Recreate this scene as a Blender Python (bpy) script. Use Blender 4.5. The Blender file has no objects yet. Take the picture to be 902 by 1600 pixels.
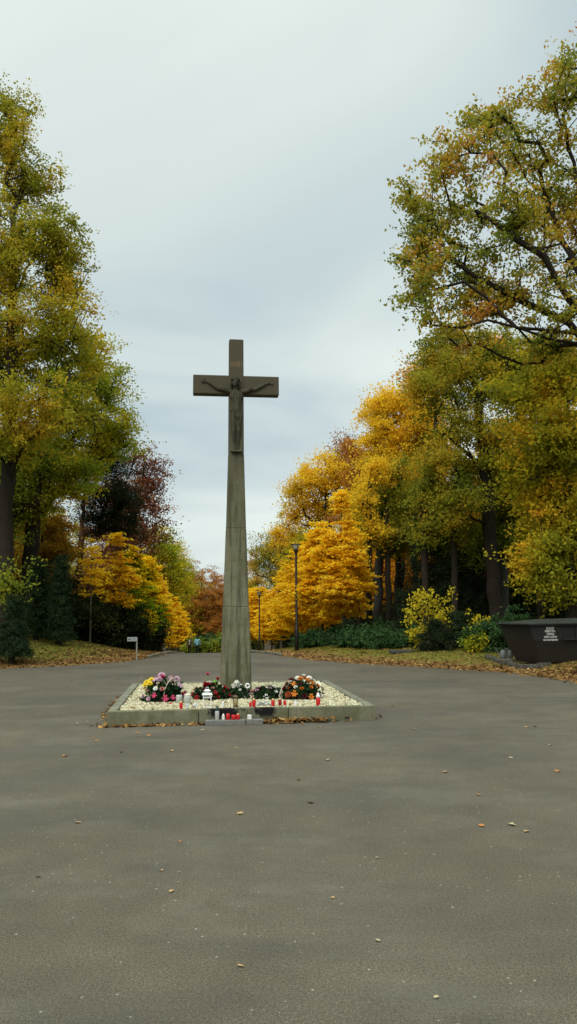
import bpy, bmesh, math, random
import numpy as np
from mathutils import Matrix, Vector

# ------------------------------------------------------------------ camera, world, sun, exposure
scene = bpy.context.scene
C = scene.collection
R = math.radians
FPX, PITCH, ROLL, EYE = 1202.0, 7.35, 0.45, 1.65
cam_d = bpy.data.cameras.new('camera'); cam = bpy.data.objects.new('camera', cam_d); C.objects.link(cam)
cam_d.sensor_fit = 'VERTICAL'; cam_d.sensor_height = 36; cam_d.lens = FPX / 1600 * 36
cam_d.clip_start = 0.05; cam_d.clip_end = 3000
CM = Matrix.Rotation(R(90 + PITCH), 4, 'X') @ Matrix.Rotation(R(-ROLL), 4, 'Z')
cam.matrix_world = Matrix.Translation((0, 0, EYE)) @ CM
scene.camera = cam

scene.view_settings.view_transform = 'Standard'
scene.view_settings.look = 'None'
scene.view_settings.exposure = 0.16
scene.view_settings.gamma = 1
scene.view_settings.use_curve_mapping = False
scene.render.film_transparent = False
cy = scene.cycles
cy.max_bounces = 9; cy.diffuse_bounces = 8; cy.glossy_bounces = 2; cy.transmission_bounces = 6
cy.transparent_max_bounces = 6; cy.caustics_reflective = False; cy.caustics_refractive = False
cy.use_denoising = True
try: cy.denoiser = 'OPENIMAGEDENOISE'
except Exception: pass

SUN_EL, SUN_AZ = 40.0, 205.0          # azimuth measured clockwise from +Y: behind the camera and to the left
w = bpy.data.worlds.new("World"); scene.world = w; w.use_nodes = True
nt = w.node_tree; nt.nodes.clear()
N = nt.nodes.new; L = nt.links.new
out = N('ShaderNodeOutputWorld')
sky = N('ShaderNodeTexSky'); sky.sky_type = 'NISHITA'; sky.sun_disc = False
sky.sun_elevation = R(SUN_EL); sky.sun_rotation = R(SUN_AZ)
bg1 = N('ShaderNodeBackground'); bg1.inputs[1].default_value = 0.10; L(sky.outputs[0], bg1.inputs[0])
tc = N('ShaderNodeTexCoord'); sep = N('ShaderNodeSeparateXYZ'); L(tc.outputs['Generated'], sep.inputs[0])
# cloud deck: project direction on a flat layer so that the bands tighten towards the horizon
zc = N('ShaderNodeMath'); zc.operation = 'MAXIMUM'; L(sep.outputs[2], zc.inputs[0]); zc.inputs[1].default_value = 0.0
za = N('ShaderNodeMath'); za.operation = 'ADD'; L(zc.outputs[0], za.inputs[0]); za.inputs[1].default_value = 0.22
dx = N('ShaderNodeMath'); dx.operation = 'DIVIDE'; L(sep.outputs[0], dx.inputs[0]); L(za.outputs[0], dx.inputs[1])
dy = N('ShaderNodeMath'); dy.operation = 'DIVIDE'; L(sep.outputs[1], dy.inputs[0]); L(za.outputs[0], dy.inputs[1])
cmb = N('ShaderNodeCombineXYZ'); L(dx.outputs[0], cmb.inputs[0]); L(dy.outputs[0], cmb.inputs[1])
mp = N('ShaderNodeMapping'); mp.inputs['Location'].default_value = (3.3, 1.15, 0); mp.inputs['Rotation'].default_value = (0, 0, R(12)); mp.inputs['Scale'].default_value = (0.75, 1.0, 1)
L(cmb.outputs[0], mp.inputs[0])
nz = N('ShaderNodeTexNoise'); nz.inputs['Scale'].default_value = 1.15; nz.inputs['Detail'].default_value = 5; nz.inputs['Roughness'].default_value = 0.45; nz.inputs['Distortion'].default_value = 0.6
L(mp.outputs[0], nz.inputs['Vector'])
cr = N('ShaderNodeValToRGB'); L(nz.outputs[0], cr.inputs[0])
e = cr.color_ramp.elements
e[0].position = 0.34; e[0].color = (0.46, 0.565, 0.60, 1)
e[1].position = 0.645; e[1].color = (0.75, 0.83, 0.79, 1)
m = cr.color_ramp.elements.new(0.5); m.color = (0.63, 0.715, 0.71, 1)
# overcast sky brightens towards the zenith
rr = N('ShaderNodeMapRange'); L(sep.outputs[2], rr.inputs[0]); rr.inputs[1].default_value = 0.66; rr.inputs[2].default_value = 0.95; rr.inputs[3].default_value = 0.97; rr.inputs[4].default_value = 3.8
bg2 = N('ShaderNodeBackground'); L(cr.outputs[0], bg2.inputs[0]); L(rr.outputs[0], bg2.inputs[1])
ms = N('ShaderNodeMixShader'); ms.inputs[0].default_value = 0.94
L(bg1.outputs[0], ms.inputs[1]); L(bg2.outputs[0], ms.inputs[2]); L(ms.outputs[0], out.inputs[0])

sl = bpy.data.lights.new('sun', 'SUN'); sl.energy = 1.5; sl.angle = R(25); sl.color = (1, 0.96, 0.9)
so = bpy.data.objects.new('sun', sl); C.objects.link(so)
sd = Vector((math.sin(R(SUN_AZ)) * math.cos(R(SUN_EL)), math.cos(R(SUN_AZ)) * math.cos(R(SUN_EL)), math.sin(R(SUN_EL))))
so.rotation_euler = sd.to_track_quat('Z', 'Y').to_euler(); so.location = sd * 60

# ------------------------------------------------------------------ helpers
PD = R(6.3)                                   # the path runs this far left of the view axis
AX = np.array([-math.sin(PD), math.cos(PD)])
M3 = np.array(CM.to_3x3())

def ray(px, py):
    d = M3 @ np.array([(px - 451) / FPX, -(py - 800) / FPX, -1.0]); return d
def at(px, py, Y):                            # point on the ray of a pixel at world depth Y
    d = ray(px, py); return np.array([0, 0, EYE]) + d * (Y / d[1])
def onz(px, py, z):
    d = ray(px, py); return np.array([0, 0, EYE]) + d * ((z - EYE) / d[2])

def hgt(x, y):                                # height of the road: level, then falling away down the avenue
    x = np.asarray(x, float); y = np.asarray(y, float)
    s = x * AX[0] + y * AX[1]
    a = np.clip(s - 28, 0, 8); b = np.clip(s - 36, 0, 300)
    return -0.054 * a * a / 16 - 0.054 * b

A_l = [onz(px, py, 0)[:2] for px, py in ((-900, 1062), (-200, 1051), (0, 1045), (100, 1040.5), (200, 1033.5), (232, 1028), (250, 1022.5), (260, 1019))]
A_r = [onz(px, py, 0)[:2] for px, py in ((398, 1016.5), (416, 1019.5), (440, 1024.5), (475, 1030), (560, 1037), (700, 1045), (800, 1051.5), (902, 1066), (1000, 1090), (1300, 1150))]
endl = A_l[-1] + AX * 260; endr = A_r[0] + AX * 260
POLY = np.array(A_l + [endl, endr] + A_r + [np.array([40, -30]), np.array([-60, -30])])
def sdf(x, y):                                # >0 outside the asphalt
    P = np.stack([np.ravel(x), np.ravel(y)], 1)
    d = np.full(len(P), 1e9); inside = np.zeros(len(P), bool)
    for i in range(len(POLY)):
        a, b = POLY[i], POLY[(i + 1) % len(POLY)]
        ab = b - a; t = np.clip(((P - a) @ ab) / (ab @ ab), 0, 1)
        d = np.minimum(d, np.hypot(*(P - a - t[:, None] * ab).T))
        c = ((a[1] > P[:, 1]) != (b[1] > P[:, 1]))
        with np.errstate(divide='ignore', invalid='ignore'):
            xx = a[0] + (P[:, 1] - a[1]) / (b[1] - a[1] + 1e-12) * ab[0]
        inside ^= c & (P[:, 0] < xx)
    d[inside] *= -1
    return d.reshape(np.shape(x))
def sst(t): t = np.clip(t, 0, 1); return t * t * (3 - 2 * t)
def soil(x, y, d=None):
    x = np.asarray(x, float); y = np.asarray(y, float)
    if d is None: d = sdf(x, y)
    left = x < -3.2 - 0.11 * (y - 31)
    rise = np.where(left, 0.72, 0.30)
    wid = np.where(left, 5.0, 4.0)
    s = x * AX[0] + y * AX[1]
    rise = rise * (1 - 0.45 * sst((s - 30) / 12))
    wav = 0.05 * np.sin(x * 0.9 + 1.3) * np.sin(y * 0.7) * sst(d / 2)
    return hgt(x, y) + np.clip(d * 0.5, -0.05, 0.03) + rise * sst(d / wid) + wav
def gz(x, y): return float(soil(np.array([x]), np.array([y]))[0])

def tag(o, label=None, cat=None, group=None, kind=None):
    if label: o['label'] = label
    if cat: o['category'] = cat
    if group: o['group'] = group
    if kind: o['kind'] = kind
    return o
def empty(name, loc, label, cat, group=None, rz=0):
    o = bpy.data.objects.new(name, None); C.objects.link(o); o.location = loc; o.rotation_euler = (0, 0, rz)
    o.empty_display_size = 0.1
    return tag(o, label, cat, group)
def link(name, me, mat, parent=None, loc=(0, 0, 0), rot=(0, 0, 0), smooth=False):
    o = bpy.data.objects.new(name, me); C.objects.link(o)
    if mat is not None:
        if len(me.materials) == 0: me.materials.append(mat)
        o.material_slots[0].link = 'OBJECT'; o.material_slots[0].material = mat
    o.parent = parent; o.location = loc; o.rotation_euler = rot
    if smooth and len(me.polygons): me.polygons.foreach_set('use_smooth', [True] * len(me.polygons))
    return o
def np_mesh(name, V, F, tint=None, smooth=False):
    me = bpy.data.meshes.new(name); V = np.asarray(V, np.float32); F = np.asarray(F, np.int32)
    k = F.shape[1]
    me.vertices.add(len(V)); me.vertices.foreach_set('co', V.ravel())
    me.loops.add(F.size); me.loops.foreach_set('vertex_index', F.ravel())
    me.polygons.add(len(F)); me.polygons.foreach_set('loop_start', np.arange(0, F.size, k, dtype=np.int32))
    me.polygons.foreach_set('loop_total', np.full(len(F), k, np.int32))
    if smooth: me.polygons.foreach_set('use_smooth', np.ones(len(F), bool))
    if tint is not None:
        at_ = me.attributes.new('tint', 'FLOAT', 'FACE'); at_.data.foreach_set('value', np.asarray(tint, np.float32))
    me.update(calc_edges=True)
    return me
def bm_mesh(name, bm, smooth=False):
    me = bpy.data.meshes.new(name); bm.to_mesh(me); bm.free()
    if smooth: me.polygons.foreach_set('use_smooth', [True] * len(me.polygons))
    return me
def bm_box(bm, c, s, rz=0, bev=0, taper=None):
    r = bmesh.ops.create_cube(bm, size=1); vs = r['verts']
    for v in vs:
        if taper and v.co.z > 0: v.co.x *= taper[0]; v.co.y *= taper[1]
        v.co = Vector((v.co.x * s[0], v.co.y * s[1], v.co.z * s[2]))
    if bev:
        es = list({e for v in vs for e in v.link_edges})
        g = bmesh.ops.bevel(bm, geom=es, offset=bev, segments=2, affect='EDGES', profile=0.6)
        vs = list({v for f in g['faces'] for v in f.verts} | {v for v in vs if v.is_valid})
    m_ = Matrix.Translation(c) @ Matrix.Rotation(rz, 4, 'Z')
    bmesh.ops.transform(bm, matrix=m_, verts=vs)
def lathe(name, prof, n=20, smooth=True):
    V = []; F = []
    for r_, z in prof:
        for i in range(n):
            a = 2 * math.pi * i / n; V.append((r_ * math.cos(a), r_ * math.sin(a), z))
    for j in range(len(prof) - 1):
        for i in range(n):
            F.append((j * n + i, j * n + (i + 1) % n, (j + 1) * n + (i + 1) % n, (j + 1) * n + i))
    me = bpy.data.meshes.new(name); me.from_pydata(V, [], F)
    if smooth: me.polygons.foreach_set('use_smooth', [True] * len(F))
    me.update(); return me
def tube(bm, pts, r0, r1=None, n=6):
    r1 = r0 if r1 is None else r1; rings = []
    for i, p in enumerate(pts):
        p = Vector(p); a = Vector(pts[max(i - 1, 0)]); b = Vector(pts[min(i + 1, len(pts) - 1)])
        t = (b - a).normalized(); u = t.cross(Vector((0.3, 1, 0.1))).normalized(); v_ = t.cross(u)
        r_ = r0 + (r1 - r0) * i / (len(pts) - 1)
        rings.append([bm.verts.new(p + (u * math.cos(2 * math.pi * k / n) + v_ * math.sin(2 * math.pi * k / n)) * r_) for k in range(n)])
    for a, b in zip(rings[:-1], rings[1:]):
        for k in range(n): bm.faces.new((a[k], a[(k + 1) % n], b[(k + 1) % n], b[k]))
    bm.faces.new(rings[0][::-1]); bm.faces.new(rings[-1])
def capsule(bm, p, q, r0, r1, seg=12):
    p = Vector(p); q = Vector(q)
    for c_, r_ in ((p, r0), (q, r1)):
        bmesh.ops.create_uvsphere(bm, u_segments=seg, v_segments=8, radius=r_, matrix=Matrix.Translation(c_))
    d = q - p
    if d.length > 1e-5:
        mm = Matrix.Translation((p + q) / 2) @ d.to_track_quat('Z', 'Y').to_matrix().to_4x4()
        bmesh.ops.create_cone(bm, cap_ends=True, segments=seg, radius1=r0, radius2=r1, depth=d.length, matrix=mm)
def ball(bm, c, s, rot=None, seg=14):
    mm = Matrix.Translation(c)
    if rot is not None: mm = mm @ rot
    mm = mm @ Matrix.Diagonal((s[0], s[1], s[2], 1))
    bmesh.ops.create_uvsphere(bm, u_segments=seg, v_segments=10, radius=1, matrix=mm)
def remesh(o, vox, sm=2):
    m_ = o.modifiers.new('remesh', 'REMESH'); m_.mode = 'VOXEL'; m_.voxel_size = vox; m_.use_smooth_shade = True
    s_ = o.modifiers.new('smooth', 'SMOOTH'); s_.iterations = sm; s_.factor = 0.5

# ------------------------------------------------------------------ materials
class Mat:
    def __init__(s, name, rough=0.8, spec=0.3):
        s.m = bpy.data.materials.new(name); s.m.use_nodes = True; s.t = s.m.node_tree
        s.b = s.t.nodes['Principled BSDF']; s.b.inputs['Roughness'].default_value = rough
        s.b.inputs['Specular IOR Level'].default_value = spec; s._c = None
    def n(s, t, **kw):
        x = s.t.nodes.new(t)
        for k, v in kw.items():
            if k in x.inputs: x.inputs[k].default_value = v
            else: setattr(x, k, v)
        return x
    def l(s, a, b): s.t.links.new(a, b)
    def coord(s, kind='Object'):
        if s._c is None: s._c = s.n('ShaderNodeTexCoord')
        return s._c.outputs[kind]
    def noise(s, scale, detail=4, rough=0.55, vec=None, dist=0, sc=None):
        x = s.n('ShaderNodeTexNoise', Scale=scale, Detail=detail, Roughness=rough, Distortion=dist)
        v = vec if vec is not None else s.coord()
        if sc:
            mp_ = s.n('ShaderNodeMapping'); mp_.inputs['Scale'].default_value = sc; s.l(v, mp_.inputs[0]); v = mp_.outputs[0]
        s.l(v, x.inputs['Vector']); return x.outputs[0]
    def ramp(s, fac, stops):
        x = s.n('ShaderNodeValToRGB'); s.l(fac, x.inputs[0]); e_ = x.color_ramp.elements
        e_[0].position, e_[0].color = stops[0][0], (*stops[0][1], 1); e_[1].position, e_[1].color = stops[-1][0], (*stops[-1][1], 1)
        for p, c_ in stops[1:-1]: q = e_.new(p); q.color = (*c_, 1)
        return x.outputs[0]
    def mix(s, fac, a, b, mode='MIX'):
        x = s.n('ShaderNodeMix', data_type='RGBA', blend_type=mode)
        if hasattr(fac, 'node'): s.l(fac, x.inputs[0])
        else: x.inputs[0].default_value = fac
        for v, i in ((a, 6), (b, 7)):
            if hasattr(v, 'node'): s.l(v, x.inputs[i])
            else: x.inputs[i].default_value = (*v, 1)
        return x.outputs[2]
    def maprange(s, v, a, b, c_=0, d=1):
        x = s.n('ShaderNodeMapRange'); s.l(v, x.inputs[0])
        for i, q in enumerate((a, b, c_, d)): x.inputs[i + 1].default_value = q
        return x.outputs[0]
    def math(s, op, a, b=0):
        x = s.n('ShaderNodeMath', operation=op)
        for i, v in enumerate((a, b)):
            if hasattr(v, 'node'): s.l(v, x.inputs[i])
            else: x.inputs[i].default_value = v
        return x.outputs[0]
    def col(s, v):
        if hasattr(v, 'node'): s.l(v, s.b.inputs['Base Color'])
        else: s.b.inputs['Base Color'].default_value = (*v, 1)
    def bump(s, h, strength=0.3, dist=0.02):
        x = s.n('ShaderNodeBump'); x.inputs['Strength'].default_value = strength; x.inputs['Distance'].default_value = dist
        s.l(h, x.inputs['Height']); s.l(x.outputs[0], s.b.inputs['Normal'])

def simple(name, c, rough=0.6, spec=0.4, var=0.25, scale=30, metal=0, trans=0, emit=0, bump=0):
    m_ = Mat(name, rough, spec)
    n_ = m_.noise(scale)
    lo = tuple(max(0, v * (1 - var)) for v in c); hi = tuple(min(1, v * (1 + var)) for v in c)
    m_.col(m_.ramp(n_, [(0.3, lo), (0.7, hi)]))
    m_.b.inputs['Metallic'].default_value = metal
    if trans: m_.b.inputs['Transmission Weight'].default_value = trans
    if bump: m_.bump(n_, bump)
    return m_.m

def leafmat(name, stops, transl=0.42, clump=0.5, cs=0.45):
    m_ = bpy.data.materials.new(name); m_.use_nodes = True; t = m_.node_tree; t.nodes.clear()
    o = t.nodes.new('ShaderNodeOutputMaterial'); a = t.nodes.new('ShaderNodeAttribute'); a.attribute_name = 'tint'
    tc_ = t.nodes.new('ShaderNodeTexCoord'); nz_ = t.nodes.new('ShaderNodeTexNoise'); nz_.inputs['Scale'].default_value = cs; nz_.inputs['Detail'].default_value = 2
    t.links.new(tc_.outputs['Object'], nz_.inputs['Vector'])
    mr = t.nodes.new('ShaderNodeMapRange'); t.links.new(nz_.outputs[0], mr.inputs[0]); mr.inputs[1].default_value = 0.32; mr.inputs[2].default_value = 0.68
    mx = t.nodes.new('ShaderNodeMix'); mx.inputs[0].default_value = clump
    t.links.new(a.outputs['Fac'], mx.inputs[2]); t.links.new(mr.outputs[0], mx.inputs[3])
    rp = t.nodes.new('ShaderNodeValToRGB'); t.links.new(mx.outputs[0], rp.inputs[0]); e_ = rp.color_ramp.elements
    e_[0].position, e_[0].color = stops[0][0], (*stops[0][1], 1); e_[1].position, e_[1].color = stops[-1][0], (*stops[-1][1], 1)
    for p, c_ in stops[1:-1]: q = e_.new(p); q.color = (*c_, 1)
    d = t.nodes.new('ShaderNodeBsdfDiffuse'); tr = t.nodes.new('ShaderNodeBsdfTranslucent'); mxs = t.nodes.new('ShaderNodeMixShader'); mxs.inputs[0].default_value = transl
    t.links.new(rp.outputs[0], d.inputs[0]); t.links.new(rp.outputs[0], tr.inputs[0])
    t.links.new(d.outputs[0], mxs.inputs[1]); t.links.new(tr.outputs[0], mxs.inputs[2]); t.links.new(mxs.outputs[0], o.inputs[0])
    return m_

LM = {
 'oak':    leafmat('oak leaves turning', [(0.15, (0.164, 0.186, 0.022)), (0.4, (0.348, 0.332, 0.025)), (0.6, (0.609, 0.470, 0.029)), (0.8, (0.850, 0.489, 0.035)), (1, (0.479, 0.166, 0.032))]),
 'oakgreen': leafmat('oak leaves green brown', [(0.15, (0.131, 0.177, 0.032)), (0.45, (0.283, 0.284, 0.035)), (0.65, (0.501, 0.371, 0.040)), (0.85, (0.566, 0.235, 0.047)), (1, (0.326, 0.117, 0.047))]),
 'ygreen': leafmat('yellow green leaves', [(0.2, (0.170, 0.263, 0.024)), (0.5, (0.416, 0.420, 0.028)), (0.8, (0.794, 0.560, 0.031)), (1, (0.850, 0.490, 0.031))]),
 'yellow': leafmat('golden oak leaves', [(0.15, (0.302, 0.302, 0.031)), (0.4, (0.794, 0.529, 0.031)), (0.7, (0.850, 0.586, 0.031)), (1, (0.756, 0.321, 0.031))]),
 'orange': leafmat('orange yellow leaves', [(0.15, (0.357, 0.237, 0.029)), (0.5, (0.780, 0.423, 0.029)), (1, (0.812, 0.287, 0.021))]),
 'oakmid': leafmat('green and yellow oak leaves', [(0.15, (.11, .15, .02)), (0.4, (.20, .23, .025)), (0.6, (.40, .34, .03)), (0.8, (.62, .38, .03)), (1, (.45, .18, .03))]),
 'oakleft': leafmat('yellow olive oak leaves', [(0.15, (.13, .16, .02)), (0.4, (.28, .28, .025)), (0.6, (.46, .38, .028)), (0.8, (.60, .38, .03)), (1, (.40, .17, .03))]),
 'orangedim': leafmat('olive orange leaves', [(0.15, (.14, .12, .02)), (0.5, (.36, .20, .02)), (1, (.44, .19, .02))]),
 'brown':  leafmat('rust brown leaves', [(0.15, (0.176, 0.088, 0.030)), (0.5, (0.421, 0.176, 0.037)), (1, (0.667, 0.299, 0.045))]),
 'copper': leafmat('copper red leaves', [(0.15, (0.090, 0.034, 0.020)), (0.5, (0.204, 0.074, 0.039)), (1, (0.360, 0.156, 0.055))]),
 'green':  leafmat('dull green leaves', [(0.15, (0.102, 0.152, 0.024)), (0.5, (0.230, 0.283, 0.033)), (1, (0.510, 0.435, 0.042))]),
 'maple':  leafmat('bright yellow maple leaves', [(0.1, (.76, .43, .014)), (0.45, (.91, .605, .02)), (0.8, (.93, .69, .05)), (1, (.89, .51, .013))], 0.5, 0.4, 0.8),
 'maplegreen': leafmat('maple leaves half green', [(0.2, (.10, .20, .012)), (0.45, (.24, .30, .012)), (0.6, (.82, .58, .016)), (1, (.90, .58, .014))], 0.4, 0.7, 0.7),
 'conifer': leafmat('dark conifer needles', [(0.1, (.010, .018, .009)), (0.6, (.026, .038, .018)), (1, (.06, .075, .03))], 0.15, .5, 3),
 'thuja': leafmat('dark thuja scales', [(0.1, (.012, .026, .012)), (0.6, (.034, .056, .024)), (1, (.085, .11, .05))], 0.15, .5, 4),
 'rhodo': leafmat('glossy dark shrub leaves', [(0.1, (0.026, 0.058, 0.023)), (0.6, (0.058, 0.117, 0.039)), (1, (0.130, 0.195, 0.078))], 0.2),
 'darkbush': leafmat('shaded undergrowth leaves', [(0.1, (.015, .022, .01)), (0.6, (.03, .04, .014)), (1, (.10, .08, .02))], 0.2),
 'shrub': leafmat('pale yellow shrub leaves', [(0.1, (0.345, 0.322, 0.023)), (0.5, (0.632, 0.517, 0.034)), (1, (0.713, 0.460, 0.034))], 0.35),
 'litter': leafmat('fallen leaves', [(0.05, (.05, .028, .014)), (0.3, (.12, .060, .025)), (0.55, (.24, .13, .045)), (0.8, (.40, .24, .08)), (1, (.52, .40, .16))], 0.15, 0.35, 0.9),
 'grass': leafmat('lawn grass', [(0.1, (.11, .125, .022)), (0.5, (.20, .19, .03)), (1, (.34, .28, .06))], 0.3, 0.5, 0.8),
}
def bark(name, c):
    m_ = Mat(name, 0.9, 0.15); n_ = m_.noise(6, 6, 0.65, sc=(6, 6, 1)); m_.col(m_.ramp(n_, [(0.3, tuple(v * .45 for v in c)), (0.7, tuple(v * 1.3 for v in c))])); m_.bump(n_, 0.8, 0.04); return m_.m
BARK = bark('oak bark', (.034, .026, .018)); BARKG = bark('grey beech bark', (.065, .062, .05)); BARKP = bark('reddish pine bark', (.16, .085, .05)); BARKY = bark('young maple bark', (.10, .085, .06))

# asphalt
m = Mat('worn asphalt', 0.88, 0.25)
big = m.noise(0.35, 5, 0.6); mid = m.noise(2.2, 4, 0.6); fine = m.noise(170, 3, 0.8); agg = m.n('ShaderNodeTexVoronoi', Scale=110.0); m.l(m.coord(), agg.inputs['Vector'])
agg2 = m.n('ShaderNodeTexVoronoi', Scale=42.0); m.l(m.coord(), agg2.inputs['Vector'])
base = m.ramp(big, [(0.3, (.076, .065, .045)), (0.55, (.099, .085, .061)), (0.75, (.118, .102, .075))])
base = m.mix(0.7, base, m.ramp(mid, [(0.3, (.8, .8, .8)), (0.7, (1.12, 1.12, 1.10))]), 'MULTIPLY')
base = m.mix(0.75, base, m.ramp(m.noise(60, 5, 0.9), [(0.40, (.50, .50, .50)), (0.60, (1.5, 1.47, 1.4))]), 'MULTIPLY')
base = m.mix(0.85, base, m.ramp(fine, [(0.36, (.22, .22, .22)), (0.5, (1, 1, 1)), (0.62, (2.1, 2.05, 1.9))]), 'MULTIPLY')
spk = m.maprange(agg2.outputs['Color'], 0.86, 0.92); spm = m.maprange(agg2.outputs['Distance'], 0.32, 0.22)
base = m.mix(m.math('MULTIPLY', m.math('MULTIPLY', spk, spm), 0.7), base, (.42, .40, .33))
stn = m.maprange(m.noise(1.1, 3, 0.5, dist=1.0), 0.72, 0.80)
base = m.mix(m.math('MULTIPLY', stn, 0.35), base, (.30, .28, .19))
sc2 = m.maprange(m.noise(0.32, 5, 0.65, sc=(1, 2.0, 1), dist=.8), 0.46, 0.64)
base = m.mix(m.math('MULTIPLY', sc2, 0.38), base, (.052, .048, .041))
dust = m.maprange(m.noise(0.5, 5, 0.7, sc=(1, 1.6, 1)), 0.52, 0.68); base = m.mix(m.math('MULTIPLY', dust, 0.35), base, (.155, .138, .108))
wear = m.maprange(m.noise(3.0, 6, 0.75), 0.60, 0.72); base = m.mix(m.math('MULTIPLY', wear, 0.25), base, (.155, .14, .112))
m.col(base)
m.bump(m.noise(120, 3, 0.85), 0.5, 0.0016)
ASPH = m.m
# soil / lawn
m = Mat('lawn and forest floor', 0.95, 0.1)
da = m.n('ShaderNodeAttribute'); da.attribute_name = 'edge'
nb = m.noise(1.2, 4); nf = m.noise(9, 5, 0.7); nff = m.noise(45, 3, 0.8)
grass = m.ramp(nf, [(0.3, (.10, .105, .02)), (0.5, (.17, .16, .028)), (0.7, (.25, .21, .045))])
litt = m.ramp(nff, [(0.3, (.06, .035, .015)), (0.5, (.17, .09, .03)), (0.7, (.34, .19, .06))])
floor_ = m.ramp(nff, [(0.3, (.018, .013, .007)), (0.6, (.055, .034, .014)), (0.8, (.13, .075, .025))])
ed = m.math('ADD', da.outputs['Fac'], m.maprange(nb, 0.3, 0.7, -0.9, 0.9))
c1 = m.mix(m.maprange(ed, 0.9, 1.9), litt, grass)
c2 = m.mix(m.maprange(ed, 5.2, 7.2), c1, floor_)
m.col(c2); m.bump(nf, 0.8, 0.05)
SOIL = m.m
# stones
def stone_mat(name, lo, hi, top=None, z0=0, z1=1, moss=True, soot=None, streak=.8):
    m = Mat(name, 0.92, 0.15)
    n1 = m.noise(3, 6, 0.65); n2 = m.noise(40, 4, 0.7); n3 = m.noise(2.0, 5, 0.6, sc=(7, 7, 0.5))
    c = m.ramp(n1, [(0.3, lo), (0.7, hi)])
    c = m.mix(0.8, c, m.ramp(n2, [(0.3, (.72, .72, .72)), (0.7, (1.22, 1.22, 1.22))]), 'MULTIPLY')
    c = m.mix(m.math('MULTIPLY', m.maprange(n3, 0.46, 0.62), streak), c, tuple(v * 0.42 for v in lo))
    if moss: c = m.mix(m.math('MULTIPLY', m.maprange(m.noise(5, 5), 0.5, 0.66), 0.5), c, (.085, .095, .03))
    if top:
        sp = m.n('ShaderNodeSeparateXYZ'); m.l(m.coord(), sp.inputs[0])
        zz = m.math('ADD', sp.outputs[2], m.maprange(n1, 0.3, 0.7, -0.5, 0.5))
        c = m.mix(m.maprange(zz, z0, z1), c, top)
    if soot:
        sp = m.n('ShaderNodeSeparateXYZ'); m.l(m.coord(), sp.inputs[0])
        ns = m.noise(6, 5, 0.7)
        for (xc, hw) in soot:
            ax = m.math('ABSOLUTE', m.math('SUBTRACT', sp.outputs[0], xc))
            f = m.math('ADD', m.math('DIVIDE', ax, hw), m.maprange(ns, 0.3, 0.7, -0.8, 0.8))
            c = m.mix(m.math('MULTIPLY', m.maprange(f, 1.1, 0.7), m.maprange(sp.outputs[2], 0.05, 0.12)), c, (.012, .011, .01))
    m.col(c); m.bump(m.math('ADD', m.math('MULTIPLY', n1, 0.5), n2), 0.5, 0.012)
    return m.m

# ------------------------------------------------------------------ ground
xs = np.unique(np.concatenate([np.arange(-160, -18, 6.0), np.arange(-18, -12, 0.6), np.arange(-12, 10, 0.16), np.arange(10, 18, 0.6), np.arange(18, 161, 6.0)]))
ys = np.unique(np.concatenate([np.arange(-40, 15, 2.0), np.arange(15, 36, 0.16), np.arange(36, 60, 0.5), np.arange(60, 120, 1.5), np.arange(120, 700, 25.0)]))
XX, YY = np.meshgrid(xs, ys); D = sdf(XX, YY)
rng0 = np.random.default_rng(5)
Z = soil(XX, YY, D) + np.where(D > 0.2, rng0.normal(0, 0.012, XX.shape), 0)
def grid_mesh(name, XX, YY, Z, attr=None):
    ny, nx = XX.shape; V = np.stack([XX.ravel(), YY.ravel(), Z.ravel()], 1)
    i = (np.arange(ny - 1)[:, None] * nx + np.arange(nx - 1)[None]).ravel()
    me = np_mesh(name, V, np.stack([i, i + 1, i + nx + 1, i + nx], 1), smooth=True)
    if attr is not None:
        a_ = me.attributes.new('edge', 'FLOAT', 'POINT'); a_.data.foreach_set('value', attr.ravel().astype(np.float32))
    return me
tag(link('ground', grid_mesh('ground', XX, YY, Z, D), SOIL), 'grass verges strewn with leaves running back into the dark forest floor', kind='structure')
xr = np.arange(-64, 45, 2.0); yr = np.concatenate([np.arange(-34, 26, 2.0), np.arange(26, 40, 0.5), np.arange(40, 300, 4.0)])
XR, YR = np.meshgrid(xr, yr)
# beyond the plaza only the strip of the avenue is needed; the sheet lies under the soil elsewhere
tag(link('asphalt_road', grid_mesh('asphalt_road', XR, YR, hgt(XR, YR)), ASPH), 'wide worn asphalt forecourt narrowing into the avenue', kind='structure')

# ------------------------------------------------------------------ vegetation engine
def tubes_np(P0, P1, R0, R1, n):
    d = P1 - P0; ln = np.linalg.norm(d, axis=1, keepdims=True); d = d / np.maximum(ln, 1e-6)
    ref = np.where(np.abs(d[:, 2:3]) > 0.9, np.array([[1.0, 0, 0]]), np.array([[0, 0, 1.0]]))
    u = np.cross(d, ref); u /= np.maximum(np.linalg.norm(u, axis=1, keepdims=True), 1e-6); v = np.cross(d, u)
    a = np.arange(n) * 2 * math.pi / n
    ring = u[:, None] * np.cos(a)[None, :, None] + v[:, None] * np.sin(a)[None, :, None]
    ov = d * np.minimum(0.3 * R1[:, None], 0.06)
    A = (P0 - ov)[:, None] + ring * R0[:, None, None]; B = (P1 + ov)[:, None] + ring * R1[:, None, None]
    V = np.concatenate([A, B], 1).reshape(-1, 3)
    k = np.arange(n); base_ = (np.arange(len(P0)) * 2 * n)[:, None, None]
    q = np.stack([k, (k + 1) % n, n + (k + 1) % n, n + k], 1)[None]
    return V, (base_ + q).reshape(-1, 4)

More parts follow.
